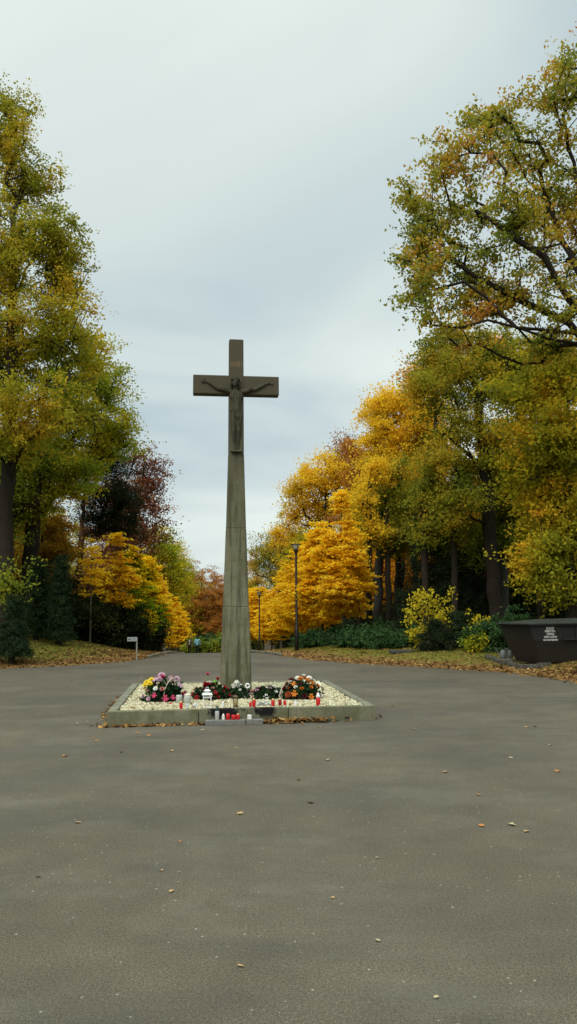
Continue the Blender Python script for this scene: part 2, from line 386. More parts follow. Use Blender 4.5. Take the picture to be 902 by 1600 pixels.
def skeleton(rng, trunk, pts, limbs=(), trunk_r=0.3, mn=0.012, seg=0.6, up=0.25, wob=0.06, expo=0.5):
    """trunk: polyline from the base; every clump point grows a twig from the nearest wood."""
    P = [np.array(trunk[0], float)]; par = [-1]
    def addline(start, line, step):
        cur = start
        for q in line:
            q = np.array(q, float); a = P[cur]; n_ = max(1, int(np.linalg.norm(q - a) / step))
            for j in range(1, n_ + 1):
                pt = a + (q - a) * j / n_
                if j < n_: pt = pt + rng.normal(0, wob * 0.5, 3) * np.array([1, 1, 0.4])
                P.append(pt); par.append(cur); cur = len(P) - 1
        return cur
    addline(0, trunk[1:], 0.5)
    nt_ = len(P)
    for lb in limbs:
        arr = np.array(P[:nt_]); s = int(np.argmin(np.linalg.norm(arr - np.array(lb[0]), axis=1)))
        addline(s, lb, 0.5)
    t_ax = np.array(trunk, float)
    pts = np.asarray(pts); c0 = t_ax[-1][:2]
    order = np.argsort(np.hypot(pts[:, 0] - c0[0], pts[:, 1] - c0[1]) + 0.3 * pts[:, 2] + rng.normal(0, .3, len(pts)))
    cap = len(P) + len(pts) * 14; arr = np.zeros((cap, 3)); arr[:len(P)] = P; pr = np.full(cap, -1); pr[:len(P)] = par; n = len(P); cnt_end = []
    for i in order:
        p = pts[i]; dv = p - arr[:n]; h = np.hypot(dv[:, 0], dv[:, 1])
        cost = np.linalg.norm(dv, axis=1) + 1.2 * np.maximum(0, up * h - dv[:, 2])
        cost[:3] += 3
        j = int(np.argmin(cost)); a = arr[j]; ds = np.linalg.norm(p - a); k = min(12, max(1, int(ds / seg)))
        cur = j; bow = rng.normal(0, 0.10 * ds, 3) * np.array([1, 1, .5]) - np.array([0, 0, 0.06 * ds])
        for q in range(1, k + 1):
            t = q / k; pt = a + (p - a) * t + bow * math.sin(math.pi * t)
            if q < k: pt = pt + rng.normal(0, wob, 3)
            arr[n] = pt; pr[n] = cur; cur = n; n += 1
        cnt_end.append(cur)
    arr = arr[:n]; pr = pr[:n]; cnt = np.zeros(n)
    for e_ in cnt_end: cnt[e_] += 1
    cnt[nt_ - 1] += 1
    for i in range(n - 1, 0, -1): cnt[pr[i]] += max(cnt[i], 0.5)
    r = np.maximum(mn, trunk_r * (cnt / cnt[0]) ** expo)
    return arr, pr, r, nt_
def wood_mesh(name, arr, pr, r, nt_, sides=5, flare=0.35):
    i = np.arange(1, len(arr)); rp = r.copy()
    z = arr[:, 2] - arr[0, 2]; rp = np.where(np.arange(len(arr)) < nt_, rp * (1 + flare * np.exp(-z / 0.35)), rp)
    P0 = arr[pr[i]]; P1 = arr[i]; R0 = np.minimum(rp[pr[i]], rp[i] * 1.25 + 0.004); R1 = rp[i]
    tr = i < nt_; R0[tr] = rp[pr[i]][tr]
    V1, F1 = tubes_np(P0[tr], P1[tr], R0[tr], R1[tr], 12); V2, F2 = tubes_np(P0[~tr], P1[~tr], R0[~tr], R1[~tr], sides)
    return np_mesh(name, np.concatenate([V1, V2]), np.concatenate([F1, F2 + len(V1)]), smooth=True)
def leaves_mesh(name, rng, cen, rad, per, size, up=0.5, aspect=0.62, flat=0.7, tintc=0.5, droop=0.0, spray=1.0):
    n = len(cen) * per; c = np.repeat(cen, per, 0); rr_ = np.repeat(rad, per)[:, None]
    off = rng.normal(0, 0.5, (n, 3)); ln = np.linalg.norm(off, axis=1, keepdims=True); off = off / np.maximum(1, ln / 1.15)
    ax = rng.normal(0, 1, (len(cen), 3)); ax[:, 2] = np.abs(ax[:, 2]) * .6; ax /= np.linalg.norm(ax, axis=1, keepdims=True); ax = np.repeat(ax, per, 0)
    al = np.sum(off * ax, 1, keepdims=True); off = off * (1 - .30 * spray) + ax * al * 1.15 * spray
    off[:, 2] *= flat; c = c + off * rr_
    nm = rng.normal(0, 1, (n, 3)); nm[:, 2] += up * 2; nm /= np.linalg.norm(nm, axis=1, keepdims=True)
    u = np.cross(nm, rng.normal(0, 1, (n, 3))); u /= np.linalg.norm(u, axis=1, keepdims=True); 
    if droop: u[:, 2] -= droop; u /= np.linalg.norm(u, axis=1, keepdims=True)
    v = np.cross(nm, u); s = size * rng.uniform(0.6, 1.3, (n, 1))
    V = np.stack([c - u * s * .5, c + v * s * aspect * .5 - nm * s * .08, c + u * s * .5, c - v * s * aspect * .5 - nm * s * .08], 1).reshape(-1, 3)
    F = np.arange(4 * n).reshape(n, 4)
    tint = tintc * np.repeat(rng.uniform(0, 1, len(cen)), per) + (1 - tintc) * rng.uniform(0, 1, n)
    return np_mesh(name, V, F, tint)
def sample_lobes(rng, lobes, n, zmin=-9, shell=0.5, gap=0.9):
    lobes = np.array(lobes, float); vol = (lobes[:, 3] * lobes[:, 4] * lobes[:, 5]) ** 0.8; k = rng.choice(len(lobes), n, p=vol / vol.sum())
    d = rng.normal(0, 1, (n, 3)); d /= np.linalg.norm(d, axis=1, keepdims=True); rr_ = rng.uniform(0, 1, (n, 1)) ** shell
    ph = rng.uniform(0, 6.28, 6); jag = 1 + .17 * np.sin(d[:, 0] * 7 + ph[0] + k) * np.sin(d[:, 2] * 8 + ph[1] + k) + .12 * np.sin(d[:, 1] * 9 + d[:, 2] * 11 + ph[2])
    jag = jag * np.where(rng.uniform(0, 1, n) < .12, rng.uniform(1.05, 1.3, n), 1)
    p = lobes[k, :3] + d * rr_ * jag[:, None] * lobes[k, 3:6]
    if gap:
        g = np.sin(p[:, 0] * 2.3 + ph[3]) * np.sin(p[:, 1] * 1.6 + ph[4]) * np.sin(p[:, 2] * 2.5 + ph[5]) + .5 * np.sin(p[:, 0] * 5.1) * np.sin(p[:, 2] * 4.7)
        p = p[(g < .16) | (rng.uniform(0, 1, n) > gap)]
    return p[p[:, 2] > zmin]

def make_tree(kind, label, cat, base, trunk, pts, leaf, lm, bk=None, limbs=(), trunk_r=0.3, clump_r=0.6, group=None, seed=1, mn=0.012, per=90, size=0.13, flat=0.7, up=0.3, bare=0.0, seg=0.6, upb=0.25, aspect=.62, tintc=.5, expo=.5, wob=.06, names=('trunk', 'crown')):
    """pts/trunk/limbs in coordinates local to base"""
    rng = np.random.default_rng(seed)
    arr, pr, r, nt_ = skeleton(rng, trunk, pts, limbs, trunk_r, mn, seg, upb, wob, expo)
    root = empty(kind, base, label, cat, group)
    link(names[0], wood_mesh(names[0], arr, pr, r, nt_), bk or BARK, root)
    pts = np.asarray(pts)
    keep = rng.uniform(0, 1, len(pts)) >= bare if bare < 1 else np.zeros(len(pts), bool)
    if callable(leaf): keep &= ~leaf(pts)
    cen = pts[keep]
    if len(cen): link(names[1], leaves_mesh(names[1], rng, cen, clump_r * rng.uniform(0.6, 1.25, len(cen)), per, size, up, aspect, flat, tintc), lm, root)
    return root

def copy_thing(root, loc, rz=0, s=1.0, label=None, group=None, mats=None):
    r = root.copy(); C.objects.link(r); r.location = loc; r.rotation_euler = (0, 0, rz); r.scale = (s, s, s)
    if label: r['label'] = label
    if group: r['group'] = group
    elif 'group' in r and group == '': del r['group']
    for ch in list(root.children):
        c = ch.copy(); C.objects.link(c); c.parent = r
        if mats and ch.name.split('.')[0] in mats: c.material_slots[0].link = 'OBJECT'; c.material_slots[0].material = mats[ch.name.split('.')[0]]
        for g in ch.children:
            d = g.copy(); C.objects.link(d); d.parent = c
    return r

def hero(kind, label, bpx, Y, lobes, n, lm, H=None, lean=(0, 0), limbs=(), seed=1, zmin=2.0, bx=None, top=None, **kw):
    """lobes: (px, py, rx_px, ry_px, dY) outlines of the crown masses seen in the photo, each given its own depth and thickness"""
    x0 = at(bpx, 950, Y)[0] if bx is None else bx
    if Y > 28 and kw.get('per', 0) > 20: kw['size'] *= .76; kw['per'] = int(kw['per'] * 1.45); kw['clump_r'] *= .88
    b = np.array([x0, Y, gz(x0, Y) - 0.05])
    Ls = []
    for l in lobes:
        px, py, rx, ry = l[:4]; dY = l[4] if len(l) > 4 else 0
        yy = Y + dY; p = at(px, py, yy); s = yy / FPX
        Ls.append((*(p - b), rx * s, max(rx, ry) * s * 0.85, ry * s * 1.05))
    rng = np.random.default_rng(seed + 1000)
    pts = sample_lobes(rng, Ls, n, zmin)
    hz = max(l[2] + l[5] for l in Ls)
    if top is None:
        cx = np.mean([l[0] for l in Ls]); cyy = np.mean([l[1] for l in Ls]); top = (cx * 0.35 + lean[0], cyy * .35 + lean[1], hz * 0.78)
    else:
        q = at(top[0], top[1], Y + (top[2] if len(top) > 2 else 0)); top = tuple(q - b)
    mid_ = (top[0] * 0.35, top[1] * 0.35, top[2] * 0.5)
    lbs = [[at(px, py, Y + dy_) - b for px, py, dy_ in lb] for lb in limbs]
    return make_tree(kind, label, 'tree', b, [(0, 0, 0), mid_, top], pts, None, lm, seed=seed, limbs=lbs, **kw)

# ---- the two great oaks framing the view
hero('oak_tree', 'tall yellowing oak at the left edge of the photo, in front of the left woods', 8, 26.5,
     [(-25, 190, 60, 65), (12, 165, 38, 52), (28, 230, 40, 50), (35, 290, 62, 70, 1), (85, 370, 50, 45, -.5), (90, 480, 55, 50, 0), (70, 380, 62, 55), (15, 400, 75, 80, -1), (95, 450, 42, 60, 0.5), (70, 510, 70, 55, -1), (110, 560, 55, 45), (10, 560, 90, 70, 1), (60, 640, 90, 50, -2), (-60, 450, 80, 170), (-10, 690, 90, 45, -1), (120, 640, 60, 35, 1)],
     1650, LM['oakleft'], seed=11, trunk_r=0.25, clump_r=0.46, per=95, size=0.108, zmin=2, mn=0.013,
     top=(20, 330), limbs=[[(15, 640, 0), (70, 605, -1), (120, 600, -1.5), (150, 590, -1.5)], [(12, 560, 0), (60, 530, -.5), (110, 500, 0), (120, 460, .5)], [(14, 700, 0), (70, 660, 0), (150, 650, .5), (185, 640, .5)], [(10, 600, 0), (-30, 520, 0)], [(16, 500, 0), (40, 420, 0), (75, 380, 0)]])
hero('oak_tree', 'broad green and brown oak leaning in from the right edge above the metal skip', 945, 20.5,
     [(760, 255, 62, 75), (700, 330, 75, 75, .5), (820, 220, 55, 70, 1), (870, 150, 50, 52), (905, 120, 45, 50, 1), (660, 430, 48, 62, -.5), (720, 440, 70, 55, 1), (800, 350, 75, 85, -1), (660, 345, 38, 50, 0), (700, 490, 62, 32, -1.2), (640, 470, 26, 30, 0), (790, 470, 85, 42, .5), (880, 330, 80, 110, 1.5), (885, 470, 70, 60, -1), (985, 300, 110, 170), (640, 300, 24, 28, .5), (740, 200, 34, 36, .5), (695, 255, 48, 46, 0), (650, 390, 36, 40, .3), (790, 180, 40, 36, .4), (740, 535, 50, 22, .4), (850, 545, 60, 32, 1)],
     1400, LM['oakgreen'], seed=12, trunk_r=0.25, clump_r=0.36, per=52, size=0.115, zmin=5, mn=0.011, upb=0.1,
     top=(950, 330), limbs=[[(935, 575, 0), (902, 537, 0), (860, 530, -.3), (810, 512, -.5), (762, 500, -.8), (720, 512, -1), (675, 508, -1.2)], [(935, 560, 0), (890, 505, .4), (855, 488, .4), (800, 462, 0), (740, 430, 0), (700, 400, 0)],
            [(930, 520, 0), (890, 470, -.6), (850, 400, -1), (800, 370, -1), (770, 345, -1), (745, 330, -1)], [(935, 480, 0), (880, 380, 1), (850, 300, 1), (835, 230, 1)], [(808, 512, -.5), (760, 465, -.6), (725, 440, -.6), (690, 415, -.6)], [(940, 420, 0), (900, 280, .6), (880, 180, .6)]])
# ---- left wood, front to back
hero('oak_tree', 'yellow green oak reaching right over the pine, behind the tall left oak', 40, 31,
     [(150, 570, 38, 50), (175, 615, 36, 42, -1), (165, 670, 48, 42), (120, 690, 70, 48, 1), (190, 690, 22, 30), (60, 730, 90, 50), (120, 745, 50, 30, -1), (0, 790, 70, 40), (110, 610, 60, 50, 1)],
     650, LM['ygreen'], seed=13, trunk_r=0.30, clump_r=0.6, per=85, size=0.15, zmin=4, top=(75, 560), limbs=[[(60, 700, 0), (120, 655, 0), (170, 650, 0), (200, 640, 0)], [(55, 740, 0), (110, 725, 0), (165, 715, 0)]])
hero('maple_tree', 'orange yellow maple in the wood between the left oak trunk and the pine', 60, 34,
     [(85, 815, 30, 38), (55, 860, 44, 42), (92, 880, 24, 44, -.5), (30, 900, 45, 35, 1), (85, 925, 40, 26)],
     330, LM['orangedim'], seed=14, trunk_r=0.16, clump_r=0.6, per=80, size=0.15, zmin=1.6, flat=.45)
hero('oak_tree', 'second dark oak trunk behind the left oak carrying green low boughs', -2, 29.5,
     [(20, 760, 70, 45), (-30, 830, 60, 50), (8, 905, 34, 34, -4.2), (60, 720, 60, 35)],
     300, LM['green'], seed=15, trunk_r=0.30, clump_r=0.65, per=80, size=0.15, zmin=1.2)
hero('pine_tree', 'reddish trunked pine with dark needles behind the thin yellow saplings', 122, 36,
     [(175, 745, 36, 40), (190, 790, 26, 40, .5), (150, 715, 30, 26), (140, 770, 26, 24, -.5), (155, 815, 34, 34, .5), (195, 840, 26, 30, .5)],
     330, LM['conifer'], bk=BARKP, seed=16, trunk_r=0.14, clump_r=0.6, per=150, size=0.16, aspect=.22, zmin=5, top=(135, 700))
hero('beech_tree', 'copper red beech with bare upper twigs beyond the pine', 205, 50,
     [(205, 790, 42, 55), (232, 770, 26, 60), (215, 850, 42, 40), (238, 735, 22, 38, 1), (215, 720, 26, 30, 1), (180, 850, 30, 50), (250, 830, 14, 26)],
     520, LM['copper'], seed=17, trunk_r=0.26, clump_r=0.75, per=34, size=0.19, zmin=2.5, upb=0.5, mn=0.02)
hero('beech_tree', 'low copper beech under the pine behind the first yellow sapling', 150, 41,
     [(150, 920, 40, 40), (185, 945, 30, 30), (120, 950, 26, 30)], 190, LM['copper'], seed=18, trunk_r=0.14, clump_r=0.6, per=60, size=0.16, zmin=1.0)
hero('lime_tree', 'green and yellow tree beyond the copper beech above the sapling row', 250, 66,
     [(250, 860, 28, 36), (266, 885, 22, 34), (245, 910, 28, 34), (280, 905, 14, 26)], 330, LM['ygreen'], seed=19, trunk_r=0.22, clump_r=0.85, per=70, size=0.2, zmin=3)
hero('oak_tree', 'rust tipped oak closing the left treeline farther down the avenue', 278, 88,
     [(276, 880, 20, 34), (288, 915, 16, 30), (270, 930, 26, 30)], 200, LM['oak'], seed=20, trunk_r=0.22, clump_r=1.0, per=60, size=0.24, zmin=3)
# ---- right wood, front to back
hero('oak_tree', 'slim dark trunked oak with green and rust foliage behind the skip', 893, 25,
     [(840, 600, 70, 50), (880, 680, 70, 60, -1), (830, 720, 55, 60), (880, 800, 60, 60), (845, 860, 40, 50, -.5), (900, 560, 50, 40), (930, 900, 50, 50), (860, 920, 35, 28, -.5)],
     780, LM['oak'], seed=31, trunk_r=0.2, clump_r=0.55, per=85, size=0.13, zmin=1.5, top=(884, 540))
hero('oak_tree', 'tall green oak with forked dark limbs in the middle of the right wood', 775, 29,
     [(735, 590, 58, 48), (790, 600, 60, 45, 1), (700, 640, 52, 50), (760, 690, 70, 50), (690, 730, 48, 40, -.5), (800, 760, 60, 50, 1), (730, 790, 50, 36, -1), (680, 570, 36, 34, 1), (660, 610, 30, 40), (690, 535, 34, 30, 1), (760, 545, 50, 34, 1), (830, 560, 50, 30, 0)],
     820, LM['oakmid'], seed=32, trunk_r=0.26, clump_r=0.58, per=78, size=0.14, zmin=4, top=(745, 600), limbs=[[(770, 760, 0), (738, 715, 0), (700, 680, 0), (660, 670, 0)], [(765, 700, 0), (720, 650, 0), (700, 590, 0)]])
hero('beech_tree', 'smooth trunked green tree just right of the forked oak', 788, 31,
     [(780, 830, 40, 40), (740, 850, 40, 40, -.5), (820, 800, 40, 45), (700, 830, 30, 30)], 330, LM['green'], bk=BARKG, seed=33, trunk_r=0.22, clump_r=0.6, per=75, size=0.15, zmin=3, top=(775, 720))
hero('oak_tree', 'golden and green oak between the big yellow maple and the forked oak', 620, 38,
     [(620, 655, 38, 48), (585, 660, 26, 36, 2), (600, 630, 26, 26, 1), (655, 640, 40, 60), (600, 700, 34, 46, 1), (650, 720, 46, 50), (610, 760, 36, 50), (640, 800, 44, 40, -1), (680, 690, 40, 60, 1), (620, 850, 34, 32)],
     820, LM['yellow'], seed=34, trunk_r=0.24, clump_r=0.62, per=70, size=0.17, zmin=4, top=(640, 660), limbs=[[(622, 800, 0), (600, 745, 0), (590, 700, 0)]])
hero('oak_tree', 'green leaved oak with straight trunk right behind the big yellow maple', 588, 36,
     [(600, 790, 34, 36), (640, 840, 40, 30), (580, 830, 24, 26)], 220, LM['green'], bk=BARKG, seed=35, trunk_r=0.2, clump_r=0.6, per=75, size=0.15, zmin=2.5, top=(598, 770))
hero('larch_tree', 'rust brown tree with twiggy top rising behind the big yellow maple', 568, 48,
     [(570, 740, 30, 45), (585, 790, 24, 46), (560, 800, 26, 40), (548, 715, 16, 26), (575, 850, 26, 50)],
     430, LM['brown'], seed=36, trunk_r=0.2, clump_r=0.7, per=70, size=0.18, zmin=3)
hero('oak_tree', 'spreading golden oak with bare limbs above the right row of yellow maples', 520, 56,
     [(500, 745, 40, 34), (470, 775, 24, 28), (530, 735, 30, 34), (455, 810, 20, 26, 1), (500, 800, 34, 30, 1), (540, 780, 26, 40), (440, 840, 16, 20)],
     480, LM['yellow'], seed=37, trunk_r=0.26, clump_r=0.8, per=60, size=0.21, zmin=4, top=(510, 760))
hero('birch_tree', 'bare topped twiggy tree poking above the golden oak', 545, 62,
     [(545, 700, 22, 26), (525, 700, 14, 20), (560, 720, 20, 30)], 260, LM['brown'], seed=38, trunk_r=0.14, clump_r=0.8, per=10, size=0.18, zmin=5, upb=.9, mn=.022)
hero('oak_tree', 'olive green tree at the far end of the right treeline above the lamps', 440, 78,
     [(425, 860, 26, 30), (455, 860, 26, 32), (400, 880, 14, 26), (440, 900, 34, 30)], 360, LM['oakgreen'], seed=39, trunk_r=0.24, clump_r=0.95, per=60, size=0.22, zmin=3)
hero('oak_tree', 'brown and yellow tree behind the right lamp head', 480, 66,
     [(470, 850, 26, 30), (500, 850, 28, 36), (455, 880, 20, 24)], 260, LM['oak'], seed=40, trunk_r=0.2, clump_r=0.9, per=60, size=0.22, zmin=3)

hero('oak_tree', 'orange topped oak showing between the big right oak and the wood below it', 850, 33,
     [(830, 575, 50, 36), (880, 590, 40, 40), (780, 560, 36, 30), (700, 570, 34, 34), (655, 590, 26, 26)], 420, LM['orange'], seed=41, trunk_r=0.2, clump_r=0.6, per=55, size=0.16, zmin=6)
for i_, (px_, Y_, lab_, lm_) in enumerate(((560, 37, 'slim dark trunk with a thin yellow crown right behind the biggest maple', 'yellow'), (607, 34.5, 'slim dark trunk left of the pale yellow shrub with sparse green boughs', 'oakmid'), (624, 37.5, 'second slim dark trunk left of the pale yellow shrub', 'yellow'), (650, 36, 'slim trunk directly behind the pale yellow shrub', 'oakmid'), (665, 29.8, 'slim dark trunk rising just behind the right side of the pale yellow shrub', 'oakmid'), (712, 29.5, 'slim trunk standing in front of the dark spruces', 'oakmid'), (843, 27.5, 'slim trunk right behind the lettering of the skip', 'oak'), (578, 34, 'slim trunk at the right edge of the biggest yellow maple', 'yellow'))):
    hero('oak_tree', lab_, px_, Y_, [(px_, 830, 22, 30), (px_ - 8, 780, 20, 30), (px_ + 12, 740, 20, 30)], 110, LM[lm_], seed=42 + i_, trunk_r=.13, clump_r=.5, per=45, size=.15, zmin=3.4)
for i_, (px_, Y_, lab_) in enumerate(((600, 45, 'glowing orange understory tree behind the slim trunks, left one'), (645, 43, 'glowing orange understory tree behind the slim trunks, right one'), (560, 46, 'orange understory tree low behind the biggest maple'), (850, 34, 'orange understory tree low behind the skip'))):
    hero('maple_tree', lab_, px_, Y_, [(px_, 900, 34, 40), (px_ + 10, 940, 34, 26), (px_ - 12, 860, 26, 30)], 170, LM['orange'], seed=52 + i_, trunk_r=.08, clump_r=.6, per=55, size=.17, zmin=.7, flat=.45)

# ---- conifers: needles on drooping whorls
def cone_pts(rng, n, z0, H, rad, power=0.9, inner=0.5, droop=0.0, low=1.0):
    t = rng.uniform(0, 1, n) ** 1.25; r_ = rad * (1 - t) ** power * np.minimum(1, low + t * 6) * rng.uniform(0, 1, n) ** inner; a = rng.uniform(0, 2 * math.pi, n)
    return np.stack([r_ * np.cos(a), r_ * np.sin(a), z0 + (H - z0) * t - droop * r_], 1)
def conifer(kind, label, px, Y, H, rad, lm, seed, z0=0.3, n=260, per=110, size=.12, power=.9, clump=.3, group=None, x=None, **kw):
    rng = np.random.default_rng(seed); x = at(px, 950, Y)[0] if x is None else x
    pts = cone_pts(rng, n, z0, H, rad, power, kw.pop('inner', .5), kw.pop('droop', .15)); a = np.arctan2(pts[:, 1], pts[:, 0]); kk = (1 + .25 * np.sin(a * 4 + seed + pts[:, 2] * 4) * np.sin(pts[:, 2] * 6 + seed))[:, None]; pts[:, :2] *= kk
    return make_tree(kind, label, 'tree', (x, Y, gz(x, Y) - .03), [(0, 0, 0), (0, 0, H * .96)], pts, None, lm, bk=BARK, trunk_r=kw.pop('trunk_r', .08), clump_r=clump, per=per, size=size, aspect=.25, seed=seed, group=group, seg=1.0, upb=-.1, mn=.008, **kw)
conifer('thuja_tree', 'bushy dark thuja nearest the road at the left edge', 22, 24.5, 2.1, .55, LM['thuja'], 51, z0=.35, n=260, per=75, size=.08, power=.85, clump=.17, inner=.4)
conifer('thuja_tree', 'broad dark thuja, left one of the pair behind the nearest thuja', 58, 28.5, 2.9, .55, LM['thuja'], 52, n=300, per=85, size=.09, power=.85, clump=.20)
conifer('thuja_tree', 'narrow dark thuja, right one of the pair beside the leaf strewn lawn', 94, 28.2, 3.2, .45, LM['thuja'], 53, n=260, per=85, size=.09, power=.8, clump=.20)
conifer('spruce_tree', 'black green spruce in the shade behind the pale yellow shrub', 690, 31, 6.6, 1.9, LM['conifer'], 54, z0=1.2, n=420, per=120, size=.12, power=.7, clump=.42, droop=.3)
conifer('spruce_tree', 'dense dark spruce filling the shade left of the two grey trunks', 735, 33, 5.2, 2.0, LM['conifer'], 55, z0=.5, n=420, per=120, size=.12, power=.5, clump=.45, droop=.3)
conifer('spruce_tree', 'small dark spruce standing in front of the pale yellow shrub', 680, 26.3, 1.0, .75, LM['conifer'], 56, z0=.1, n=160, per=100, size=.08, power=.6, clump=.2)
conifer('spruce_tree', 'small layered spruce right of the pale yellow shrub', 706, 27.2, 1.2, .5, LM['thuja'], 57, z0=.1, n=150, per=90, size=.08, power=.8, clump=.18)
conifer('thuja_tree', 'little columnar thuja right of the pale yellow shrub', 722, 26.8, 1.25, .24, LM['thuja'], 58, z0=.1, n=130, per=110, size=.06, power=.3, clump=.14)
conifer('spruce_tree', 'far spruce tip standing above the left treeline end', 299, 125, 13, 2.2, LM['conifer'], 59, z0=3, n=200, per=50, size=.35, clump=.7, trunk_r=.2)
tgreen = conifer('thuja_tree', 'small dark conifer at the foot of the second yellow maple on the right', 545, 31.2, 1.0, .4, LM['thuja'], 60, n=120, per=90, size=.07, power=.5, clump=.16)

G1 = 'young yellow maples lining the left side of the avenue'; G2 = 'young yellow maples lining the right side of the avenue'
# ---- young yellow maples lining the avenue
def maple(label, px, Y, H, rad, z0, lm, seed, n=420, per=62, size=.135, x=None, group=None, power=.75, clump=.34, tr=.07, flat=.33, low=.45, lean=0):
    rng = np.random.default_rng(seed); x = at(px, 950, Y)[0] if x is None else x
    pts = cone_pts(rng, n, z0, H, rad, power, .42, -0.12, low); q_ = rng.uniform(0, 1, len(pts)) < .6; lay = (np.round((pts[:, 2] + .25 * np.sin(np.arctan2(pts[:, 1], pts[:, 0]) * 2 + seed)) / .42) * .42); pts[:, 2] = np.where(q_, lay, pts[:, 2]) + rng.normal(0, .09, len(pts))
    # uneven outline
    a = np.arctan2(pts[:, 1], pts[:, 0]); k = 1 + .30 * np.sin(a * 3 + seed + pts[:, 2] * 2.7) * np.cos(pts[:, 2] * 3.1 + seed) + .12 * np.sin(a * 7 + pts[:, 2] * 5); pts[:, 0] *= k; pts[:, 1] *= k
    return make_tree('maple_tree', label, 'tree', (x, Y, gz(x, Y) - .03), [(0, 0, 0), (lean, 0, z0), (lean, 0, H * .97)], pts, None, lm, bk=BARKY, trunk_r=tr, clump_r=clump, per=per, size=size, flat=flat, up=1.0, seed=seed, seg=.5, upb=.35, mn=.007, group=group, aspect=.8, expo=.45)
G1 = 'young yellow maples lining the left side of the avenue'; G2 = 'young yellow maples lining the right side of the avenue'
maple('thin sparse yellow sapling, first and leftmost of the left avenue row', 142, 31.5, 4.0, .5, 2.2, LM['maple'], 71, n=34, per=26, group=G1, tr=.035, power=.4, size=.15)
mA = hero('maple_tree', 'tall bright yellow maple, second of the left avenue row', 175, 34.5,
     [(186, 842, 8, 12), (184, 862, 13, 14), (172, 884, 18, 14), (196, 888, 15, 16), (160, 905, 12, 10), (186, 912, 22, 16), (206, 908, 10, 11), (176, 935, 15, 12), (200, 940, 14, 12)],
     200, LM['maple'], bk=BARKY, seed=72, group=G1, trunk_r=.05, clump_r=.30, per=42, size=.165, zmin=1.3, flat=.38, up=1.0, aspect=.8, mn=.007, upb=.35, top=(184, 850))
maple('maple with yellow top and green lower leaves behind the white sign', 208, 38, 4.7, 1.15, .8, LM['maplegreen'], 73, n=240, group=G1, tr=.05, power=.8)
maple('half green maple, fourth of the left avenue row', 228, 43, 5.1, 1.35, .9, LM['maplegreen'], 74, n=260, group=G1, tr=.05, size=.15)
mB = maple('rounded yellow maple, fifth of the left avenue row', 240, 47, 5.0, 1.5, 1.0, LM['maple'], 75, n=300, group=G1, size=.15)
for i, (Y, s, x) in enumerate(((53, .95, None), (60, 1.0, None), (68, 1.0, None), (77, 1.05, None), (87, 1.1, None), (99, 1.15, None))):
    x = -7.0 - .11 * (Y - 31) + (.5 if i > 1 else 0)
    copy_thing((mA, mB)[i % 2], (x, Y, gz(x, Y)), i * 1.9, s, 'small far yellow maple in the left avenue row behind the walking couple' if i > 2 else ('sixth', 'seventh', 'eighth')[i] + ' yellow maple of the left avenue row counted from the lawn', G1)
mC = hero('maple_tree', 'biggest bright yellow maple, a tall ragged cone right of the nearest lamp', 537, 32,
     [(532, 783, 9, 18), (538, 808, 17, 20), (529, 835, 24, 18), (552, 845, 18, 18, -.3), (514, 862, 24, 20), (556, 874, 22, 20), (536, 880, 30, 24, -.6), (500, 893, 28, 20, .2), (564, 902, 18, 14, .3), (488, 922, 22, 20), (532, 920, 38, 22, -.7), (572, 920, 14, 9), (505, 945, 26, 16, .3), (545, 948, 28, 16), (480, 945, 16, 12, .4), (560, 962, 12, 8)],
     760, LM['maple'], bk=BARKY, seed=81, group=G2, trunk_r=.09, clump_r=.30, per=42, size=.165, zmin=1.25, flat=.38, up=1.0, aspect=.8, mn=.007, upb=.35, top=(534, 790))
mD = maple('yellow maple overlapped by the biggest one, second of the right row', 503, 37.5, 5.6, 1.75, 1.2, LM['maple'], 82, n=560, group=G2, clump=.38, size=.145)
maple('yellow maple just right of the nearest lamp post, third of the right row', 478, 43, 5.7, 1.8, 1.2, LM['maple'], 83, n=460, group=G2, clump=.42, size=.155)
for i, (Y, s) in enumerate(((50, .85), (57.5, .9), (66, .85), (75, .95), (85, 1.45), (96, 1.2))):
    x = 2.2 - .11 * (Y - 32); lab = ('fourth yellow maple of the right row, behind the nearest lamp post', 'fifth yellow maple of the right row between the two lamps', 'sixth yellow maple of the right row right of the far lamp', 'low far yellow maple behind the far lamp', 'tall slender yellow maple above the far lamp head', 'last yellow maple of the right row beside the stone shaft')[i]
    copy_thing((mD, mC)[i % 2], (x, Y, gz(x, Y)), i * 2.3 + 1, s if i != 4 else 1.15, lab, G2)

# ---- shrubs and undergrowth
def bush(kind, label, px, Y, rx, H, lm, seed, n=130, per=80, size=.09, x=None, group=None, stems=0.03, clump=.22, flat=.8, up=.3, shell=.45, **kw):
    rng = np.random.default_rng(seed); x = at(px, 950, Y)[0] if x is None else x
    pts = sample_lobes(rng, [(0, 0, H * .52, rx, rx * .85, H * .5), (rx * .35, 0, H * .35, rx * .6, rx * .6, H * .34), (-rx * .4, .1, H * .4, rx * .6, rx * .6, H * .38)], n, .03, shell)
    return make_tree(kind, label, 'shrub', (x, Y, gz(x, Y) - .02), [(0, 0, 0), (0, 0, H * .25)], pts, None, lm, trunk_r=stems, clump_r=clump, per=per, size=size, flat=flat, up=up, seed=seed, seg=.4, upb=.4, mn=.005, group=group, names=('stem', 'foliage'), **kw)
bush('shrub', 'rounded pale yellow shrub between the dark trunks and the spruces', 672, 27.5, .85, 2.05, LM['shrub'], 91, n=260, per=22, size=.11, clump=.26, stems=.05)
bush('shrub', 'yellow leaved sapling bush left of the skip', 752, 26, .28, 1.35, LM['shrub'], 92, n=36, per=24, size=.12, stems=.02)
bush('shrub', 'green bush with some yellow leaves beside the watering cans', 765, 25.4, .7, 1.0, LM['rhodo'], 93, n=170, per=80)
